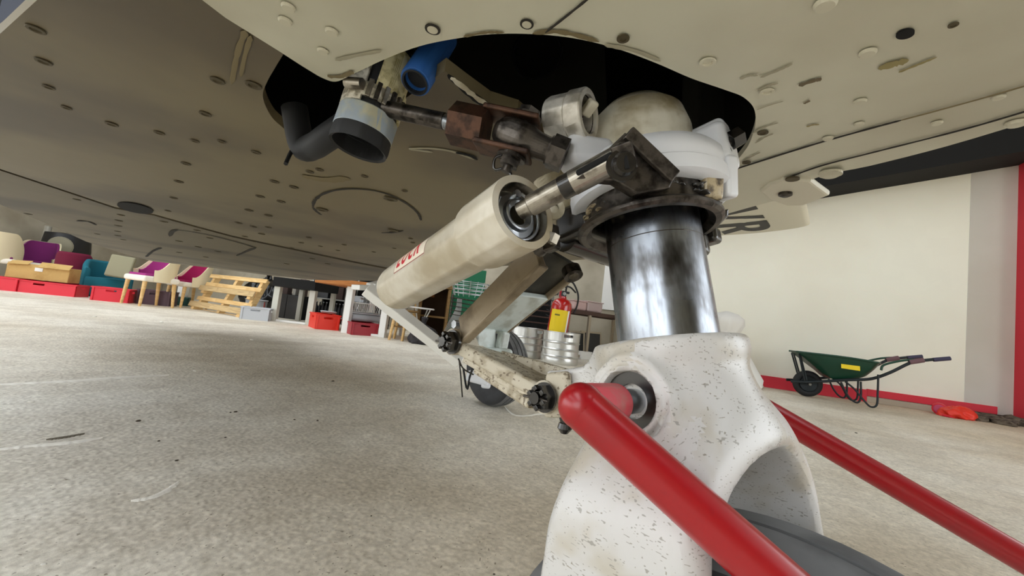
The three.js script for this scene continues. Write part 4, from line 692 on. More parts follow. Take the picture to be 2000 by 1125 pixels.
function barrel(name, label, cat, spot, yaw, r, h, m, o2 = {}) {
  const o = base(name, label, cat, spot, yaw);
  mk('seat_base', lathe([[0.01, 0.03], [r * 0.92, 0.03], [r, 0.08], [r * 1.02, h * 0.45], [r * 0.98, h * 0.52], [0.01, h * 0.54]], V(0, 0, 0), UP, 32), m, o);
  const n = 32, pos = [], idx = []; for (let i = 0; i <= n; i++) { const a = mix(-1.9, 1.9, i / n), q = Math.abs(a) / 1.9, top = h * (1 - 0.25 * sstep(0.5, 1, q)); for (const [R, y] of [[r * 1.04, 0.05], [r * 1.06, top - 0.05], [r * 1.0, top], [r * 0.86, top], [r * 0.8, top - 0.05], [r * 0.8, 0.05]]) pos.push(R * Math.sin(a), y, -R * Math.cos(a)); }
  for (let i = 0; i < n; i++) for (let j = 0; j < 6; j++) { const a = i * 6 + j, b = i * 6 + (j + 1) % 6; idx.push(a, a + 6, b, b, a + 6, b + 6); } for (const s of [0, n * 6]) for (let j = 1; j < 5; j++) idx.push(s, s + j, s + j + 1);
  const g = new THREE.BufferGeometry(); g.setAttribute('position', new THREE.Float32BufferAttribute(pos, 3)); g.setIndex(idx); g.computeVertexNormals(); mk('back_rest', g, m, o);
  for (const a of [0.7, 2.3, 3.9, 5.5]) mk('foot', cyl(V(r * 0.7 * Math.cos(a), 0, r * 0.7 * Math.sin(a)), V(r * 0.7 * Math.cos(a), 0.04, r * 0.7 * Math.sin(a)), 0.025), M.darkPlastic, o);
  return o;
}
barrel('tub_armchair', 'maroon upholstered tub armchair behind the cardboard box', 'armchair', beside(134, 578, 1.1), -2.6, 0.26, 0.8, M.maroon);
barrel('tub_armchair', 'teal upholstered tub armchair behind a red crate', 'armchair', beside(203, 585, 1.0), 0.95, 0.36, 0.72, M.teal);
{ const p = beside(223, 587, 0.66); p.y = 0.395; const o = base('cushion', 'pale khaki cushion standing on the seat of the teal armchair', 'cushion', p, 0.4); mk('cushion_body', rbox(V(0, 0.24, 0), [0.38, 0.44, 0.09], new THREE.Quaternion().setFromEuler(new THREE.Euler(-0.2, 0, -0.06)), 0.03, 4), mat(0x9b977c, 0.9), o); }
{ const p = beside(112, 570, 2.0), o = base('machine', 'dark blurred machine with a pale post and dull beige front behind the maroon armchair', 'machine', p, 0.3); 
  mk('machine_body', [lathe([[0.01, 0.25], [0.34, 0.25], [0.4, 0.4], [0.42, 0.9], [0.38, 1.25], [0.01, 1.3]], V(0, 0, 0), UP, 28), cyl(V(0, 0, 0), V(0, 0.3, 0), 0.12)], M.darkPlastic, o); mk('machine_front', lathe([[0.2, 0], [0.22, 0.03], [0.2, 0.06], [0.001, 0.07]], V(0.12, 0.95, 0.38), V(0.25, 0, 1), 24), mat(0x8f8a76, 0.8), o); mk('machine_post', cyl(V(-0.36, 0, 0.15), V(-0.3, 1.38, 0.15), 0.06), mat(0xa7a397, 0.7), o); }
{ const o = crate('dark brown bottle crate between the legs of the plywood armchairs', beside(305, 600, 0.85), 0.4, [0.5, 0.26, 0.4], mat(0x57404a, 0.6), undefined, true); }
{ const o = base('canister', 'white canister with a dark green base under the crimson armchair', 'canister', beside(352, 601, 0.95), 0.3); mk('canister_body', bxg(0, 0.3, 0, 0.16, 0.26, 0.14, 0.02), M.whitePlastic, o); mk('canister_base', bxg(0, 0.09, 0, 0.34, 0.18, 0.26, 0.02), mat(0x0c3b33, 0.5), o); }
// pallet leaning back on its edge
{
  const BL = beside(376, 603, 0), BR = beside(477, 621, 0.0), TL = P(418, 536, dep(BL) + 0.18), e1 = BR.clone().sub(BL), w = e1.length(); e1.normalize();
  const e2 = TL.clone().sub(BL), h = e2.length(); e2.normalize(); const n = e1.clone().cross(e2).normalize(), q = basisQ(e1, e2), at = (u, v, t) => BL.clone().addScaledVector(e1, u * w).addScaledVector(e2, v * h).addScaledVector(n, t);
  const o = thing('pallet', 'pale wooden pallet standing on its edge and leaning beside the crimson armchair', 'pallet');
  const sq = (dir, d2) => basisQ(dir, d2);
  for (const u of [0.05, 0.5, 0.95]) mk('stringer', rbox(at(u, 0.5, -0.05), [h, 0.085, 0.1], sq(e2, e1), 0.004), M.palletWood, o);
  for (const [v, hh, t, m] of [[0.945, 0.1, 0.01, M.palletWood], [0.71, 0.1, 0.008, M.palletWood], [0.565, 0.13, 0.075, M.palletOld], [0.31, 0.1, 0.008, M.palletWood], [0.12, 0.14, 0.075, M.palletOld], [0.03, 0.05, -0.1, M.palletWood]]) mk('board', rbox(at(0.5, v, t), [w * (1.04 + rr(-0.02, 0.03)), hh * h, 0.024], q, 0.004), m, o);
  for (const v of [0.06, 0.52]) for (const u of [0.06, 0.94]) mk('block', rbox(at(u, v, 0.035), [0.1, 0.12, 0.06], q, 0.004), M.palletWood, o);
  settle(o, BL.clone().add(BR).multiplyScalar(0.5));
}
crate('light grey crate with a dark handle slot beside the pallet', beside(500, 626, 0.22), 0.35, [0.42, 0.2, 0.32], M.greyPlastic);
{ const p = beside(497, 616, 0.62), o = base('tub', 'grey round-cornered tub standing behind the light grey crate', 'tub', p, 0.3); mk('tub_body', lathe([[0.01, 0], [0.17, 0], [0.2, 0.28], [0.215, 0.29], [0.2, 0.3], [0.16, 0.04], [0.01, 0.03]], V(0, 0, 0), UP, 28), M.greyPlastic, o); mk('tub_side_panel', bxg(0.17, 0.2, 0.06, 0.02, 0.14, 0.1), mat(0xa4524e, 0.6), o); }
function lumpBag(name, label, cat, pos, s, m, k = 0.5) {
  const o = base(name, label, cat, pos, 0), g = new THREE.IcosahedronGeometry(1, 12), p = g.attributes.position;
  for (let i = 0; i < p.count; i++) { const v = V(p.getX(i), p.getY(i), p.getZ(i)), f = fbm(v.x * 0.3 + pos.x + 3, v.y * 0.3 + v.z * 0.25 + 4, 6, 4, 231), t = 1 + k * (f - 0.5); let y = v.y * t; if (y < -0.75) y = -0.75; const pinch = y > 0.55 ? mix(1, 0.35, sstep(0.55, 0.95, y)) : 1; p.setXYZ(i, v.x * t * s[0] * pinch, (y + 0.75) * s[1] / 1.75, v.z * t * s[2] * pinch); }
  const q = mergeVertices(plain(g)); q.deleteAttribute('normal'); q.computeVertexNormals(); mk('bag_body', q, m, o); mk('bag_knot', lumpKnot(s), m, o); return o;
}
function lumpKnot(s) { return lathe([[0.02, 0], [0.035, 0.03], [0.05, 0.09], [0.03, 0.1]], V(0, s[1] * 0.97, 0), V(0.1, 1, 0.05), 14); }
lumpBag('bin_bag', 'shiny black bin bag heaped between the pallet and the first white post', 'bag', beside(512, 612, 1.0), [0.42, 0.85, 0.35], M.blackBag, 0.9);
lumpBag('bin_bag', 'shiny black bin bag slumped deep under the left table', 'bag', beside(572, 622, 0.55), [0.36, 0.55, 0.3], M.blackBag, 0.9);
// tables on painted posts
function table(label, posts, topM, topH, over, m, thick = 0.09) {
  const o = thing('work_table', label, 'table'), q = posts.map(([a, b]) => beside(a, b)), dir = q[q.length - 1].clone().sub(q[0]).setY(0).normalize(), back = V(-dir.z, 0, dir.x).multiplyScalar(dir.x > 0 ? -1 : 1); if (back.dot(q[0].clone().sub(camera.position)) < 0) back.negate();
  for (const p of q) { mk('post', bar(p.clone().setY(0), p.clone().setY(topH), 0.1, 0.1, dir, 0.006), m, o); const r = p.clone().addScaledVector(back, 0.85); mk('post', bar(r.clone().setY(0), r.clone().setY(topH), 0.08, 0.08, dir, 0.006), m, o); }
  const a = q[0].clone().addScaledVector(dir, -over).addScaledVector(back, 0.4), b = q[q.length - 1].clone().addScaledVector(dir, over).addScaledVector(back, 0.4); a.y = b.y = topH + thick / 2;
  mk('table_top', rbox(a.clone().add(b).multiplyScalar(0.5), [a.distanceTo(b), thick, 1.02], basisQ(dir, UP), 0.01), topM, o);
  mk('floor_rail', bar(q[0].clone().setY(0.02), q[q.length - 1].clone().setY(0.02), 0.035, 0.05, UP, 0.004), M.whitePaint, o);
  return settle(o, q[0]);
}
table('work table with two weathered grey posts and a dark top beside the black bags', [[534, 627], [603, 635]], M.darkBeam, 0.6, 0.06, M.greyPaint, 0.16);
table('work table with white posts and an orange wooden top', [[674, 650], [746, 659]], M.orangeWood, 0.72, 0.55, M.whitePaint);
// open metal shelving behind the tables, with bottles and boxes
{
  const a = beside(612, 632, 1.1), b = beside(745, 650, 1.1), dir = b.clone().sub(a).normalize(), q = basisQ(dir, UP), bk = V(-dir.z, 0, dir.x); if (bk.z > 0) bk.negate(); const len = a.distanceTo(b), m = a.clone().add(b).multiplyScalar(0.5), back = bk.multiplyScalar(0.2);
  const o = thing('shelf_unit', 'grey metal shelving, its dark back added for shade, standing behind the orange-topped table', 'shelf');
  for (const s of [-0.5, 0, 0.5]) for (const t of [-1, 1]) mk('upright', bar(m.clone().addScaledVector(dir, s * len).addScaledVector(back, t), m.clone().addScaledVector(dir, s * len).addScaledVector(back, t).setY(1.6), 0.03, 0.03, dir), M.wire, o);
  for (const y of [0.12, 0.48, 0.86, 1.25]) mk('shelf_board', rbox(m.clone().setY(y), [len + 0.04, 0.025, 0.44], q, 0.004), M.wire, o);
  mk('shade_sheet', rbox(m.clone().addScaledVector(back, 1.15).setY(0.8), [len + 0.04, 1.6, 0.01], q, 0.002), M.darkBeam, o);  // dark sheet added to stand in for shade behind the posts
  settle(o, m.clone());
  const bot = [[0.03, 0.0], [0.035, 0.01], [0.035, 0.17], [0.014, 0.22], [0.014, 0.27], [0.001, 0.27]];
  for (let i = 0; i < 9; i++) { const p = a.clone().addScaledVector(dir, 0.08 + i * 0.075).addScaledVector(back, -0.5); p.y = 0.1335; const t = base('bottle', 'dark glass bottle in the row on the lowest shelf behind the orange-topped table', 'bottle', p, 0, 'dark bottles in a row on the shelf'); mk('bottle_body', lathe([[0.001, 0.002], ...bot], V(0, 0, 0), UP, 16), M.darkPlastic, t); mk('bottle_cap', cyl(V(0, 0.262, 0), V(0, 0.28, 0), 0.016), M.greyPlastic, t); }
  for (const [s, y, w, h, m2, l] of [[0.12, 0.4935, 0.28, 0.2, M.darkPlastic, 'dark carton on the middle shelf above the row of bottles'], [0.36, 0.4935, 0.2, 0.26, mat(0x3d2b24, 0.8), 'brown carton on the middle shelf beside the dark carton'], [0.66, 0.4935, 0.22, 0.12, M.greyPlastic, 'grey bowl-like tray on the shelf above the wire basket'], [0.85, 0.1335, 0.2, 0.2, M.darkPlastic, 'dark carton on the lowest shelf behind the wire basket']]) { const p = a.clone().addScaledVector(dir, s * len); p.y = y; const t = base('carton', l, 'box', p, Math.atan2(-dir.z, dir.x)); mk('carton_body', bxg(0, h / 2, 0, w, h, 0.26, 0.01), m2, t); mk('carton_lid', bxg(0, h - 0.012, 0.0, w + 0.008, 0.024, 0.268, 0.006), m2, t); }
  const c = beside(568, 628, 1.05), cb = base('cabinet', 'black cabinet added to make the shade under the left table', 'cabinet', c, Math.atan2(-dir.z, dir.x)); mk('shade_cabinet_body', bxg(0, 0.24, 0, 0.62, 0.48, 0.4, 0.01), M.darkBeam, cb); mk('shade_cabinet_door', bxg(-0.155, 0.24, 0.205, 0.3, 0.46, 0.02, 0.006), M.darkPlastic, cb); mk('shade_cabinet_door', bxg(0.155, 0.24, 0.205, 0.3, 0.46, 0.02, 0.006), M.darkPlastic, cb);  // black cabinet added as the darkness under this table
  // boxes and sticks standing on the cabinet
  for (const [x, w, h, m2, l] of [[-0.2, 0.14, 0.3, mat(0x3a2c28, 0.8), 'dark brown carton standing on the black cabinet'], [0.02, 0.07, 0.26, mat(0x8d8880, 0.7), 'narrow grey carton standing on the black cabinet'], [0.18, 0.1, 0.34, mat(0x5b4a42, 0.8), 'upright taupe carton at the right on the black cabinet']]) { const p = c.clone().addScaledVector(dir, x); p.y = 0.481; const t = base('carton', l, 'box', p, Math.atan2(-dir.z, dir.x)); mk('carton_body', bxg(0, h / 2, 0, w, h, 0.14, 0.006), m2, t); mk('carton_lid', bxg(0, h - 0.01, 0, w + 0.006, 0.02, 0.146, 0.004), m2, t); }
}
crate('bright orange-red crate under the left end of the orange table top', beside(631, 643, 0.22), 0.62, [0.36, 0.23, 0.56], M.orangeRed);
crate('dark red crate with a grey tub and white basket stacked on it', beside(700, 654, 0.24), 0.62, [0.4, 0.18, 0.62], M.darkRed);
{ const p = beside(637, 642, 0.3); p.y = 0.245; const o = base('tray', 'small grey metal tray lying across the orange-red crate', 'tray', p, 0.5); mk('tray_body', bxg(0, 0.012, 0, 0.24, 0.02, 0.16, 0.006), M.brightSteel, o); mk('tray_rim', [bxg(0, 0.025, 0.085, 0.25, 0.02, 0.012), bxg(0, 0.025, -0.085, 0.25, 0.02, 0.012)], M.brightSteel, o); }
{ const p = beside(706, 653, 0.28); p.y = 0.193; const o = base('tub', 'pale grey plastic tub between the dark red crate and the white basket', 'tub', p, 0.6); mk('tub_body', [bxg(0, 0.065, 0, 0.5, 0.13, 0.34, 0.05)], M.greyPlastic, o); mk('tub_rim', bxg(0, 0.13, 0, 0.54, 0.02, 0.38, 0.009), M.greyPlastic, o);
  const p2 = p.clone(); p2.y = 0.335; const w = base('basket', 'white wire basket of silver cutlery on top of the grey tub', 'basket', p2, 0.6), bars = [];
  for (let i = 0; i < 15; i++) { const x = -0.2 + i * 0.4 / 14; for (const s of [-1, 1]) bars.push(cyl(V(x * 0.9, 0.01, s * 0.11), V(x, 0.14, s * 0.14), 0.004, 0.004, 5)); }
  mk('basket_wires', mergeGeometries(bars.map(plain)), M.whitePlastic, w).userData.kind = 'stuff'; mk('basket_rim', [bar(V(-0.21, 0.145, 0.14), V(0.21, 0.145, 0.14), 0.012, 0.012), bar(V(-0.21, 0.145, -0.14), V(0.21, 0.145, -0.14), 0.012, 0.012), bar(V(-0.21, 0.145, -0.14), V(-0.21, 0.145, 0.14), 0.012, 0.012), bar(V(0.21, 0.145, -0.14), V(0.21, 0.145, 0.14), 0.012, 0.012)], M.whitePlastic, w); mk('basket_floor', bxg(0, 0.008, 0, 0.38, 0.008, 0.22), M.whitePlastic, w);
  for (let i = 0; i < 4; i++) { const c = p2.clone().add(V(-0.13 + i * 0.085, 0.012, 0.02 - i * 0.01)), u = base('ladle', 'silver utensil handle poking out of the white wire basket', 'utensil', c, i, 'silver utensils in the white basket'); mk('handle', cyl(V(0, 0, 0), V(0.06, 0.2, 0.02), 0.005), M.brightSteel, u); mk('bowl', lathe([[0.001, 0], [0.03, 0.01], [0.04, 0.03], [0.036, 0.03], [0.001, 0.006]], V(0.06, 0.19, 0.02), V(0.3, 1, 0), 14), M.brightSteel, u); } }
// pale wooden chair, small round table, dark bag
{ const o = base('wooden_chair', 'pale bentwood chair with a dark seat to the right of the white posts', 'chair', beside(776, 664, 0.05), 0.5);
  for (const [x, z, tx] of [[-0.16, 0.16, -0.1], [0.02, 0.2, 0.06], [0.26, 0.0, 0.2], [-0.02, -0.14, 0]]) mk('leg', cyl(V(x, 0, z), V(tx, 0.44, z * 0.6), 0.02, 0.026, 10), M.paleWood, o);
  mk('seat', lathe([[0.001, 0.425], [0.2, 0.43], [0.215, 0.45], [0.2, 0.465], [0.001, 0.46]], V(0.05, 0, 0), UP, 28), M.brownWood, o); mk('seat_ring', tube(Array.from({ length: 17 }, (_, i) => V(0.05 + 0.15 * Math.cos(i * Math.PI / 8), 0.2, 0.13 * Math.sin(i * Math.PI / 8))), 0.009, 40, 6), M.brownWood, o);
  mk('back_rest', [tube([V(-0.13, 0.45, -0.1), V(-0.12, 0.62, -0.15), V(0.05, 0.74, -0.2), V(0.22, 0.62, -0.15), V(0.24, 0.45, -0.1)], 0.014, 30, 8)], M.paleWood, o); }
{ const o = base('side_table', 'small white round table on bent wire legs beside the pale chair', 'table', beside(815, 668, 0.2), 0); mk('table_top', lathe([[0.001, 0.5], [0.19, 0.5], [0.2, 0.51], [0.19, 0.525], [0.001, 0.525]], V(0, 0, 0), UP, 28), M.whitePaint, o); for (const a of [0.4, 1.97, 3.54, 5.1]) mk('leg', tube([V(0.16 * Math.cos(a), 0.5, 0.16 * Math.sin(a)), V(0.07 * Math.cos(a), 0.26, 0.07 * Math.sin(a)), V(0.15 * Math.cos(a), 0, 0.15 * Math.sin(a))], 0.01, 16, 6), M.whitePaint, o); }
lumpBag('dark_bag', 'crumpled dark grey bag on the floor under the small round table', 'bag', beside(822, 673, 0.15), [0.2, 0.3, 0.16], mat(0x2a2629, 0.7), 1.0);
{ const o = base('cabinet', 'brown wooden cabinet with an open dark front behind the round table', 'cabinet', beside(838, 671, 0.55), 0.2); for (const s of [-1, 1]) mk('side_panel', bxg(s * 0.22, 0.45, 0, 0.05, 0.9, 0.4), M.brownWood, o); mk('cabinet_top', bxg(0, 0.9, 0, 0.52, 0.06, 0.44), M.brownWood, o); mk('shelf', bxg(0, 0.4, 0, 0.4, 0.03, 0.36), M.brownWood, o); mk('back_panel', bxg(0, 0.45, -0.18, 0.42, 0.88, 0.02), mat(0x3d2a18, 0.9), o); }
{ const o = base('board', 'plain green board standing behind the stacked wire racks', 'board', beside(884, 676, 0.9), 0.15); mk('board_sheet', bxg(0, 0.65, 0, 0.85, 1.3, 0.04), M.greenPaint, o); mk('board_edge', bxg(-0.43, 0.65, 0.0, 0.02, 1.3, 0.05), mat(0x0b553a, 0.6), o); }
// nested wire racks with splayed rods
{ const o = base('wire_rack', 'stack of nested chrome wire racks with splayed thin legs', 'rack', beside(903, 684, 0.25), 0.1);
  for (let i = 0; i < 11; i++) { const t = i / 10; mk('splayed_rod', tube([V(-0.36 + t * 0.24, 0, 0.12), V(-0.28 + t * 0.17, 0.25, 0.14), V(-0.17 + t * 0.08, 0.55, 0.1), V(-0.16 + t * 0.06, 0.72, 0.05)], 0.0055, 16, 6), M.wire, o); }
  for (let k = 0; k < 7; k++) { const y = 0.36 + k * 0.06, w = 0.26; mk('rack_shelf', [...[-1, 0, 1].map((s) => cyl(V(-w, y, s * 0.12), V(w, y - 0.02, s * 0.12), 0.006, 0.006, 6)), ...[-1, -0.5, 0, 0.5, 1].map((s) => cyl(V(s * w, y, -0.12), V(s * w, y - 0.01, 0.12), 0.005, 0.005, 6))], M.darkSteel, o); }
  for (let k = 0; k < 4; k++) { const y = 0.8 + k * 0.055; mk('basket_ring', tube(Array.from({ length: 17 }, (_, i) => V(0.0 + (0.24 + k * 0.012) * Math.cos(i * Math.PI / 8), y, (0.15 + k * 0.01) * Math.sin(i * Math.PI / 8))), 0.006, 48, 6), M.brightSteel, o); }
  for (let i = 0; i < 16; i++) { const a = i * Math.PI / 8; mk('basket_rod', cyl(V(0.22 * Math.cos(a), 0.76, 0.14 * Math.sin(a)), V(0.28 * Math.cos(a), 0.98, 0.18 * Math.sin(a)), 0.004, 0.004, 5), M.brightSteel, o); }
  for (const s of [-1, 1]) mk('rack_leg', cyl(V(s * 0.24, 0, -0.1), V(s * 0.24, 0.78, -0.1), 0.012), M.darkSteel, o); }
{ const o = base('carton', 'grey-brown carton behind the top of the wire racks', 'box', beside(950, 682, 1.35), 0.1); mk('carton_body', bxg(0, 0.5, 0, 0.5, 1.0, 0.3, 0.01), mat(0x7f786a, 0.8), o); mk('carton_lid', bxg(0, 1.01, 0, 0.52, 0.06, 0.32, 0.01), mat(0x8d8676, 0.8), o); }
// dark slatted rack behind the kegs
{ const o = base('dark_rack', 'dark metal rack of crossbars standing behind the kegs', 'rack', beside(1035, 704, 1.3), 0.0); for (const s of [-1, 1]) mk('rack_post', bxg(s * 0.26, 0.55, 0, 0.04, 1.1, 0.04), M.wire, o); for (let i = 0; i < 8; i++) mk('crossbar', bxg(0, 0.3 + i * 0.1, 0.0, 0.5, 0.02, 0.03), M.rail, o); mk('rack_back', bxg(0, 0.55, -0.16, 0.52, 1.05, 0.02), M.darkBeam, o); }
function keg(label, pos, yaw) {
  const o = base('beer_keg', label, 'keg', pos, yaw, 'steel beer kegs'), r = 0.245, h = 0.41, pr = [[0.001, 0.03], [r * 0.96, 0.03], [r, 0.0]];
  pr.length = 0; pr.push([r * 0.9, 0.02], [r * 0.97, 0], [r, 0.02], [r, 0.07]); for (const y of [0.1, 0.19, 0.28]) pr.push([r * 0.985, y - 0.015], [r * 1.03, y], [r * 0.985, y + 0.015]); pr.push([r * 0.96, 0.31], [r * 0.8, 0.335], [0.001, 0.34]);
  mk('keg_body', lathe(pr, V(0, 0, 0), UP, 48), M.keg, o);
  const s = new THREE.Shape(); const L = 2 * Math.PI * r; s.moveTo(-L / 2, 0.3); s.lineTo(L / 2, 0.3); s.lineTo(L / 2, h); s.lineTo(-L / 2, h); for (const c of [-0.33, 0, 0.33]) { const hp = new THREE.Path(); hp.absellipse(c * L, 0.372, 0.06, 0.016, 0, Math.PI * 2); s.holes.push(hp); }
  const g0 = plain(new THREE.ExtrudeGeometry(s, { depth: 0.006, bevelEnabled: false, curveSegments: 24 }));
  // split the long strip so that it can be bent into a ring
  const cols = []; const n = 48; for (let i = 0; i < n; i++) { const a = (i + 0.5) / n * 2 * Math.PI - Math.PI, slot = [-0.33, 0, 0.33].some((c) => Math.abs(a / (2 * Math.PI) - c) < 0.045); const w = 2 * Math.PI * r / n * 1.02, q = new THREE.Quaternion().setFromAxisAngle(UP, a), put = (y0, y1) => cols.push(rbox(V(Math.sin(a) * (r * 0.985), (y0 + y1) / 2, Math.cos(a) * (r * 0.985)), [w, y1 - y0, 0.007], q, 0.0005, 1)); if (slot) { put(0.3, 0.352); put(0.39, h); } else put(0.3, h); }
  mk('keg_collar', cols, M.keg, o); mk('keg_rim', new THREE.TorusGeometry(r * 0.985, 0.007, 8, 48).rotateX(Math.PI / 2).translate(0, h, 0), M.keg, o); mk('keg_valve', lathe([[0.001, 0.39], [0.025, 0.39], [0.035, 0.36], [0.035, 0.335]], V(0, 0, 0), UP, 16), M.brightSteel, o); return o;
}
const keg1 = beside(1091, 713, 0.26); keg('steel keg with the fire extinguisher standing on it', keg1, 0.25);
keg('steel keg beside the aeroplane tyre, left of the keg with the extinguisher', beside(1021, 708, 0.85), 0.9);
{ const p = keg1.clone().add(V(-0.07, 0.39, 0.02)), o = base('fire_extinguisher', 'red fire extinguisher with a yellow label standing on a steel keg', 'extinguisher', p, 0.1); o.rotation.z = -0.07;
  mk('cylinder', lathe([[0.001, 0], [0.13, 0], [0.138, 0.02], [0.138, 0.36], [0.13, 0.41], [0.1, 0.45], [0.05, 0.475], [0.04, 0.5], [0.001, 0.5]], V(0, 0, 0), UP, 40), M.redGloss, o);
  const lab = new THREE.CylinderGeometry(0.1395, 0.1395, 0.29, 24, 1, true, -1.2, 1.75).translate(0, 0.165, 0); mk('yellow_label', lab, M.yellowLabel, o);
  mk('label_edge', new THREE.CylinderGeometry(0.1393, 0.1393, 0.3, 8, 1, true, 0.55, 0.2).translate(0, 0.165, 0), M.whitePaint, o);
  mk('label_emblem', new THREE.CylinderGeometry(0.1402, 0.1402, 0.02, 8, 1, true, -0.75, 0.5).translate(0, 0.24, 0), mat(0x6e6420, 0.7), o);
  mk('valve', [cyl(V(0, 0.49, 0), V(0, 0.55, 0), 0.035), bxg(0.02, 0.56, 0, 0.1, 0.03, 0.05)], M.darkPlastic, o); mk('grip', [tube([V(-0.1, 0.5, 0.06), V(-0.06, 0.6, 0.04), V(0.05, 0.64, 0.03), V(0.15, 0.58, 0.03)], 0.012, 20, 8)], M.darkPlastic, o);
  mk('hose', tube([V(0.02, 0.56, 0), V(0.02, 0.68, 0.03), V(0.08, 0.7, 0.06), V(0.17, 0.56, 0.08), V(0.19, 0.42, 0.06), V(0.165, 0.3, 0.05)], 0.012, 40, 8), M.rubber, o); mk('gauge', lathe([[0.001, 0.012], [0.022, 0.012], [0.024, 0]], V(0.0, 0.535, 0.036), V(0, 0, 1), 16), M.brightSteel, o); }
// metal table with plastic boxes on it and framed boards stored below
{
  const a = beside(1120, 706, 0.55), b = beside(1290, 716, 0.55), dir = b.clone().sub(a).setY(0).normalize(), q = basisQ(dir, UP), bk = V(dir.z, 0, -dir.x), at = (u, y, t) => a.clone().addScaledVector(dir, u).addScaledVector(bk, t).setY(y);
  const o = thing('metal_table', 'metal table with a brown top edge and tubular legs behind the oleo strut', 'table'), len = 1.3, h = 0.72;
  for (const u of [0.24, len]) for (const t of [0, 0.55]) mk('leg', bar(at(u, 0, t), at(u, h, t), 0.045, 0.045, dir), M.tubeMetal, o);
  mk('top_rail', [bar(at(-0.15, h + 0.02, 0), at(len + 0.05, h + 0.02, 0), 0.05, 0.04), bar(at(-0.15, h + 0.02, 0.58), at(len + 0.05, h + 0.02, 0.58), 0.05, 0.04)], M.rail, o);
  mk('table_top', rbox(at(len / 2 - 0.05, h + 0.05, 0.29), [len + 0.25, 0.02, 0.62], q, 0.004), M.rail, o); mk('foot_rail', bar(at(0.0, 0.05, -0.02), at(0.5, 0.05, -0.02), 0.04, 0.03), M.tubeMetal, o);
  settle(o, a);
  const yaw = Math.atan2(-dir.z, dir.x);
  for (const [u, w, hh, m, l] of [[0.08, 0.28, 0.15, mat(0xc9a9a4, 0.6), 'dusty pink plastic box at the left on the metal table'], [0.4, 0.34, 0.17, M.clearBox, 'translucent plastic box with a moulded lid on the metal table']]) { const t = base('plastic_box', l, 'box', at(u, h + 0.061, 0.2), yaw); mk('box_body', bxg(0, hh / 2, 0, w, hh, 0.26, 0.03), m, t); mk('box_lid', bxg(0, hh, 0, w + 0.02, 0.02, 0.28, 0.009), m, t); }
  for (const [u, w, hh, t, l] of [[0.12, 0.3, 0.42, 0.12, 'dark framed board under the metal table, nearest the keg'], [0.5, 0.42, 0.44, 0.2, 'larger dark framed board under the metal table, nearest the strut']]) { const f = base('framed_board', l, 'frame', at(u, 0.001, t), yaw); const g = new THREE.Quaternion().setFromEuler(new THREE.Euler(-0.12, 0, 0)); mk('board_face', rbox(V(0, hh / 2, 0), [w, hh, 0.02], g, 0.004), M.darkPlastic, f); mk('frame_edge', [rbox(V(0, hh, -0.03), [w + 0.03, 0.03, 0.035], g), rbox(V(-w / 2, hh / 2, 0.0), [0.03, hh, 0.035], g), rbox(V(w / 2, hh / 2, 0), [0.03, hh, 0.035], g)], M.tubeMetal, f); }
  const wbx = base('white_box', 'small white box on the floor under the metal table', 'box', at(0.2, 0.001, 0.0), yaw); mk('box_body', bxg(0, 0.06, 0, 0.22, 0.12, 0.14, 0.01), M.whitePaint, wbx); mk('box_lid', bxg(0, 0.12, 0, 0.23, 0.015, 0.15, 0.005), M.whitePaint, wbx);
  const rp = base('red_pole', 'thin red post with wire hooks rising behind the fire extinguisher', 'post', beside(1076, 708, 0.45), 0); mk('pole', bxg(0.04, 0.5, 0, 0.05, 1.0, 0.05), M.darkRed, rp); for (let i = 0; i < 5; i++) mk('wire_hook', tube([V(0.0, 0.95 - i * 0.075, 0.02), V(-0.08, 0.91 - i * 0.075, 0.06), V(-0.15, 0.93 - i * 0.075, 0.04)], 0.007, 12, 6), M.rubber, rp);
}
// white sack with a tied neck
{
  const p = beside(1410, 752, 0.15), o = base('sack', 'tall white sack with a tied floppy top leaning behind the nose fork', 'sack', p, 0), n = 48, rows = [[0.0, 0.42], [0.03, 0.47], [0.12, 0.44], [0.35, 0.32], [0.5, 0.24], [0.6, 0.19], [0.66, 0.15], [0.7, 0.17], [0.78, 0.21], [0.86, 0.2], [0.92, 0.13], [0.95, 0.02]], pos = [], idx = [];
  rows.forEach(([y, r], j) => { for (let i = 0; i < n; i++) { const a = i / n * 2 * Math.PI, w = 1 + 0.22 * (fbm(Math.cos(a) * 0.2 + y + 3, Math.sin(a) * 0.2 + y * 0.6 + 3, 9, 3, 241) - 0.5) + 0.05 * Math.sin(a * 9 + y * 14) * (y > 0.45 && y < 0.75 ? 1.4 : 0.4); pos.push(r * w * Math.cos(a) - 0.05 * (y - 0.3) + (y > 0.66 ? 0.03 : 0), y * 0.98, r * w * 0.8 * Math.sin(a)); } if (j) for (let i = 0; i < n; i++) { const q = (j - 1) * n + i, s = (j - 1) * n + (i + 1) % n; idx.push(q, s, q + n, s, s + n, q + n); } });
  const g = new THREE.BufferGeometry(); g.setAttribute('position', new THREE.Float32BufferAttribute(pos, 3)); g.setIndex(idx); g.computeVertexNormals(); mk('sack_body', g, M.sack, o); mk('sack_tie', new THREE.TorusGeometry(0.155, 0.012, 8, 32).rotateX(Math.PI / 2).scale(1, 1, 0.8).translate(-0.03, 0.648, 0), mat(0xc9c4b8, 0.8), o);
}
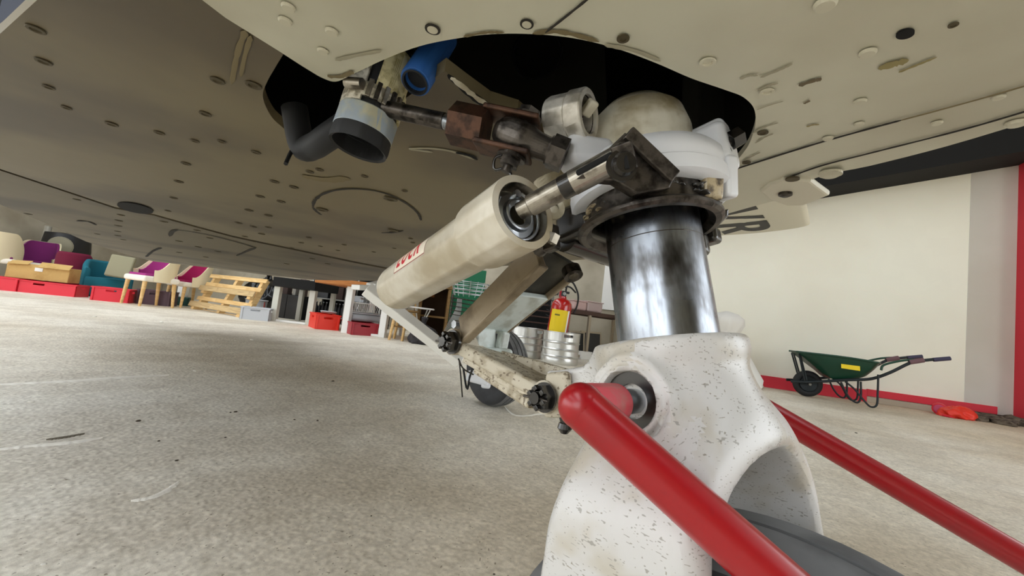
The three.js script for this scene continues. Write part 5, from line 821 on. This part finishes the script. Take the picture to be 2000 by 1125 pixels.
// green wheelbarrow in front of the back wall
{
  const o = thing('wheelbarrow', 'dark green wheelbarrow with a yellow label parked by the red skirting', 'wheelbarrow');
  const g0 = fl(1577, 775), d0 = dep(g0), ax = wallLine.dir, q = (px, py, lat = 0) => { const p = P(px, py, d0), v = p.clone().sub(camera.position), n = wallLine.nrm, k = g0.clone().sub(camera.position).dot(n) / v.dot(n); return camera.position.clone().addScaledVector(v, k).addScaledVector(n, lat); };
  const n = wallLine.nrm, B = 0.3;
  const wc = q(1577, 749), wr = wc.distanceTo(g0) * 0.98;
  mk('tyre', new THREE.TorusGeometry(wr * 0.74, wr * 0.26, 16, 40).applyQuaternion(new THREE.Quaternion().setFromUnitVectors(V(0, 0, 1), n)).translate(wc.x, wc.y, wc.z), M.rubber, o);
  mk('wheel_rim', lathe([[0.001, -0.03], [wr * 0.3, -0.03], [wr * 0.56, -0.045], [wr * 0.56, 0.045], [wr * 0.3, 0.03], [0.001, 0.03]], wc, n, 28), M.blackFrame, o);
  mk('axle', cyl(wc.clone().addScaledVector(n, -0.11), wc.clone().addScaledVector(n, 0.11), 0.014), M.wire, o);
  // tray: rim loop and floor loop joined by sloping sides
  const rim = [[1549, 686], [1640, 697], [1706, 708]], flo = [[1601, 728], [1618, 738], [1652, 739], [1690, 730]];
  const loops = [], lens = [rim, flo];
  const half = (line, b, t) => { const c = new THREE.CatmullRomCurve3(line.map(([x, y]) => V(x, y, 0))), p = c.getPoint(t); return q(p.x, p.y, b); };
  const pos = [], idx = [], N = 24, K = 8;
  for (let k = 0; k <= K; k++) for (let i = 0; i <= N; i++) for (const s of [-1, 1]) { const t = i / N, e = Math.min(1, Math.sqrt(Math.max(0, 1 - ((2 * t - 1) ** 8))) + 0.0), a = half(rim, s * B * Math.max(e, 0.55), t), b = half(flo, s * B * 0.55 * Math.max(e, 0.5), t), f = k / K, bulge = Math.sin(f * Math.PI) * 0.02; const p = a.lerp(b, f); p.addScaledVector(n, s * bulge); pos.push(p.x, p.y, p.z); }
  const id = (k, i, s) => (k * (N + 1) + i) * 2 + s; for (let k = 0; k < K; k++) { for (let i = 0; i < N; i++) for (const s of [0, 1]) idx.push(id(k, i, s), id(k + 1, i, s), id(k, i + 1, s), id(k, i + 1, s), id(k + 1, i, s), id(k + 1, i + 1, s)); for (const i of [0, N]) idx.push(id(k, i, 0), id(k, i, 1), id(k + 1, i, 0), id(k + 1, i, 0), id(k, i, 1), id(k + 1, i, 1)); }
  for (let i = 0; i < N; i++) idx.push(id(K, i, 0), id(K, i, 1), id(K, i + 1, 0), id(K, i + 1, 0), id(K, i, 1), id(K, i + 1, 1));
  const g = new THREE.BufferGeometry(); g.setAttribute('position', new THREE.Float32BufferAttribute(pos, 3)); g.setIndex(idx); g.computeVertexNormals(); mk('tray', toCreasedNormals(g, 0.9), M.barrowGreen, o);
  mk('tray_rim', [...[-1, 1].map((s) => tube(Array.from({ length: 13 }, (_, i) => half(rim, s * B * Math.max(0.55, Math.sqrt(Math.max(0, 1 - ((2 * i / 12 - 1) ** 8)))), i / 12)), 0.011, 40, 8))], M.barrowGreen, o);
  const lb = half(rim, B, 0.57).lerp(half(flo, B * 0.55, 0.45), 0.34).addScaledVector(n, 0.024), le = half(rim, B, 0.6).sub(half(rim, B, 0.4)).normalize();
  mk('yellow_label', rbox(lb, [0.17, 0.075, 0.004], basisQ(le, UP.clone().addScaledVector(n, -0.35)), 0.001), M.yellowLabel, o);
  for (const s of [-1, 1]) {
    const b = s * 0.26, b2 = s * 0.2;
    mk('frame_rail', tube([q(1540, 743, s * 0.1), q(1575, 744, s * 0.13), q(1640, 739, b2), q(1685, 737, b2), q(1715, 725, b), q(1755, 706, b), q(1785, 701, b), q(1826, 698, b)], 0.016, 60, 10), M.blackFrame, o);
    mk('tray_brace', tube([q(1700, 720, b), q(1706, 710, b), q(1740, 702, b), q(1772, 700, b)], 0.012, 24, 8), M.barrowGreen, o);
    mk('handle_grip', cyl(q(1796, 700.5, b), q(1827, 698, b), 0.021), M.purpleHandle, o);
    mk('handle_sleeve', cyl(q(1752, 705, b), q(1778, 701, b), 0.026), mat(0x6b4d52, 0.7), o);
    mk('leg', tube([q(1630, 743, b2), q(1640, 764, b2), q(1652, 778, b2), q(1662, 781, b2), q(1667, 770, b2), q(1667, 742, b2)].map((p) => p), 0.01, 40, 8), M.blackFrame, o);
    mk('leg_brace', tube([q(1638, 742, b2), q(1655, 756, b2), q(1672, 780, b), q(1682, 788, b), q(1692, 784, b), q(1694, 760, b), q(1695, 728, b)], 0.01, 40, 8), M.blackFrame, o);
    mk('front_strut', [cyl(q(1553, 690, s * 0.16), q(1566, 742, s * 0.12), 0.009), cyl(q(1556, 690, s * 0.14), q(1570, 742, s * 0.12), 0.009)], M.blackFrame, o);
  }
  settle(o, g0);
}
// red can and red plastic by the skirting, spade and rubble in the corner
{ const p = beside(1826, 808, 0.02), o = base('red_can', 'small red can lying on its side below the skirting', 'can', p, -0.4); mk('can_body', lathe([[0.001, 0.004], [0.05, 0.0], [0.062, 0.01], [0.062, 0.15], [0.05, 0.165], [0.001, 0.165]], V(0, 0.064, 0.08), V(0.45, 0, -1), 28), M.redPlastic, o); mk('can_end', lathe([[0.001, 0.006], [0.04, 0.006], [0.048, 0]], V(-0.001, 0.064, 0.083), V(-0.45, 0, 1), 24), mat(0xc2436a, 0.5), o); }
{ const p = beside(1872, 815, -0.08), o = base('red_plastic_sheet', 'crumpled bright red plastic lying beside the small red can', 'plastic sheet', p, 0.2), g = new THREE.IcosahedronGeometry(1, 10), a = g.attributes.position; for (let i = 0; i < a.count; i++) { const v = V(a.getX(i), a.getY(i), a.getZ(i)), k = 0.6 + 0.9 * fbm(v.x * 0.4 + 3, v.z * 0.4 + v.y * 0.3 + 4, 7, 4, 251); a.setXYZ(i, v.x * k * 0.19, Math.max(0, v.y * k * 0.09 + 0.03), v.z * k * 0.12); } const q = mergeVertices(plain(g)); q.deleteAttribute('normal'); q.computeVertexNormals(); mk('sheet', q, M.orangeRed, o); mk('sheet_tail', bxg(-0.16, 0.012, 0.02, 0.12, 0.02, 0.08, 0.008), M.redPlastic, o); }
{ const p = beside(1972, 822, 0.05), d = dep(p), o = thing('spade', 'spade with a dark purple handle standing in rubble by the red post', 'spade'), t = P(1960, 722, d + 0.1), b = P(1970, 802, d); mk('handle', [cyl(b, t, 0.022, 0.018), cyl(t.clone().add(V(-0.02, 0.0, 0)), t.clone().add(V(0.02, 0.01, 0)), 0.024)], M.purpleHandle, o); mk('blade', slab([P(1958, 800, d), P(1990, 806, d), P(1988, 828, d), P(1966, 830, d)], 0.008, V(0.2, 0, -1), 0.002), M.wire, o); settle(o, p); }
for (let i = 0; i < 16; i++) { const p = beside(1896 + i * 7.5 + rr(-4, 4), 818 + i * 0.9 + rr(0, 4), rr(0, 0.12)), s = rr(0.04, 0.1), o = base('rubble_lump', 'dark lump of rubble in the heap round the spade', 'rubble', p, rr(0, 6), 'rubble lumps in the corner'); const g = new THREE.DodecahedronGeometry(s, 1), a = g.attributes.position; for (let j = 0; j < a.count; j++) { const k = 0.75 + 0.5 * vnoise(a.getX(j) * 30 + i * 7, a.getY(j) * 30 + a.getZ(j) * 20, 97, 261); a.setXYZ(j, a.getX(j) * k * 1.3, Math.max(-s * 0.3, a.getY(j) * k * 0.7) + s * 0.3, a.getZ(j) * k); } g.computeVertexNormals(); mk('stone', g, M.rubble, o); }

renderer.render(scene, camera);
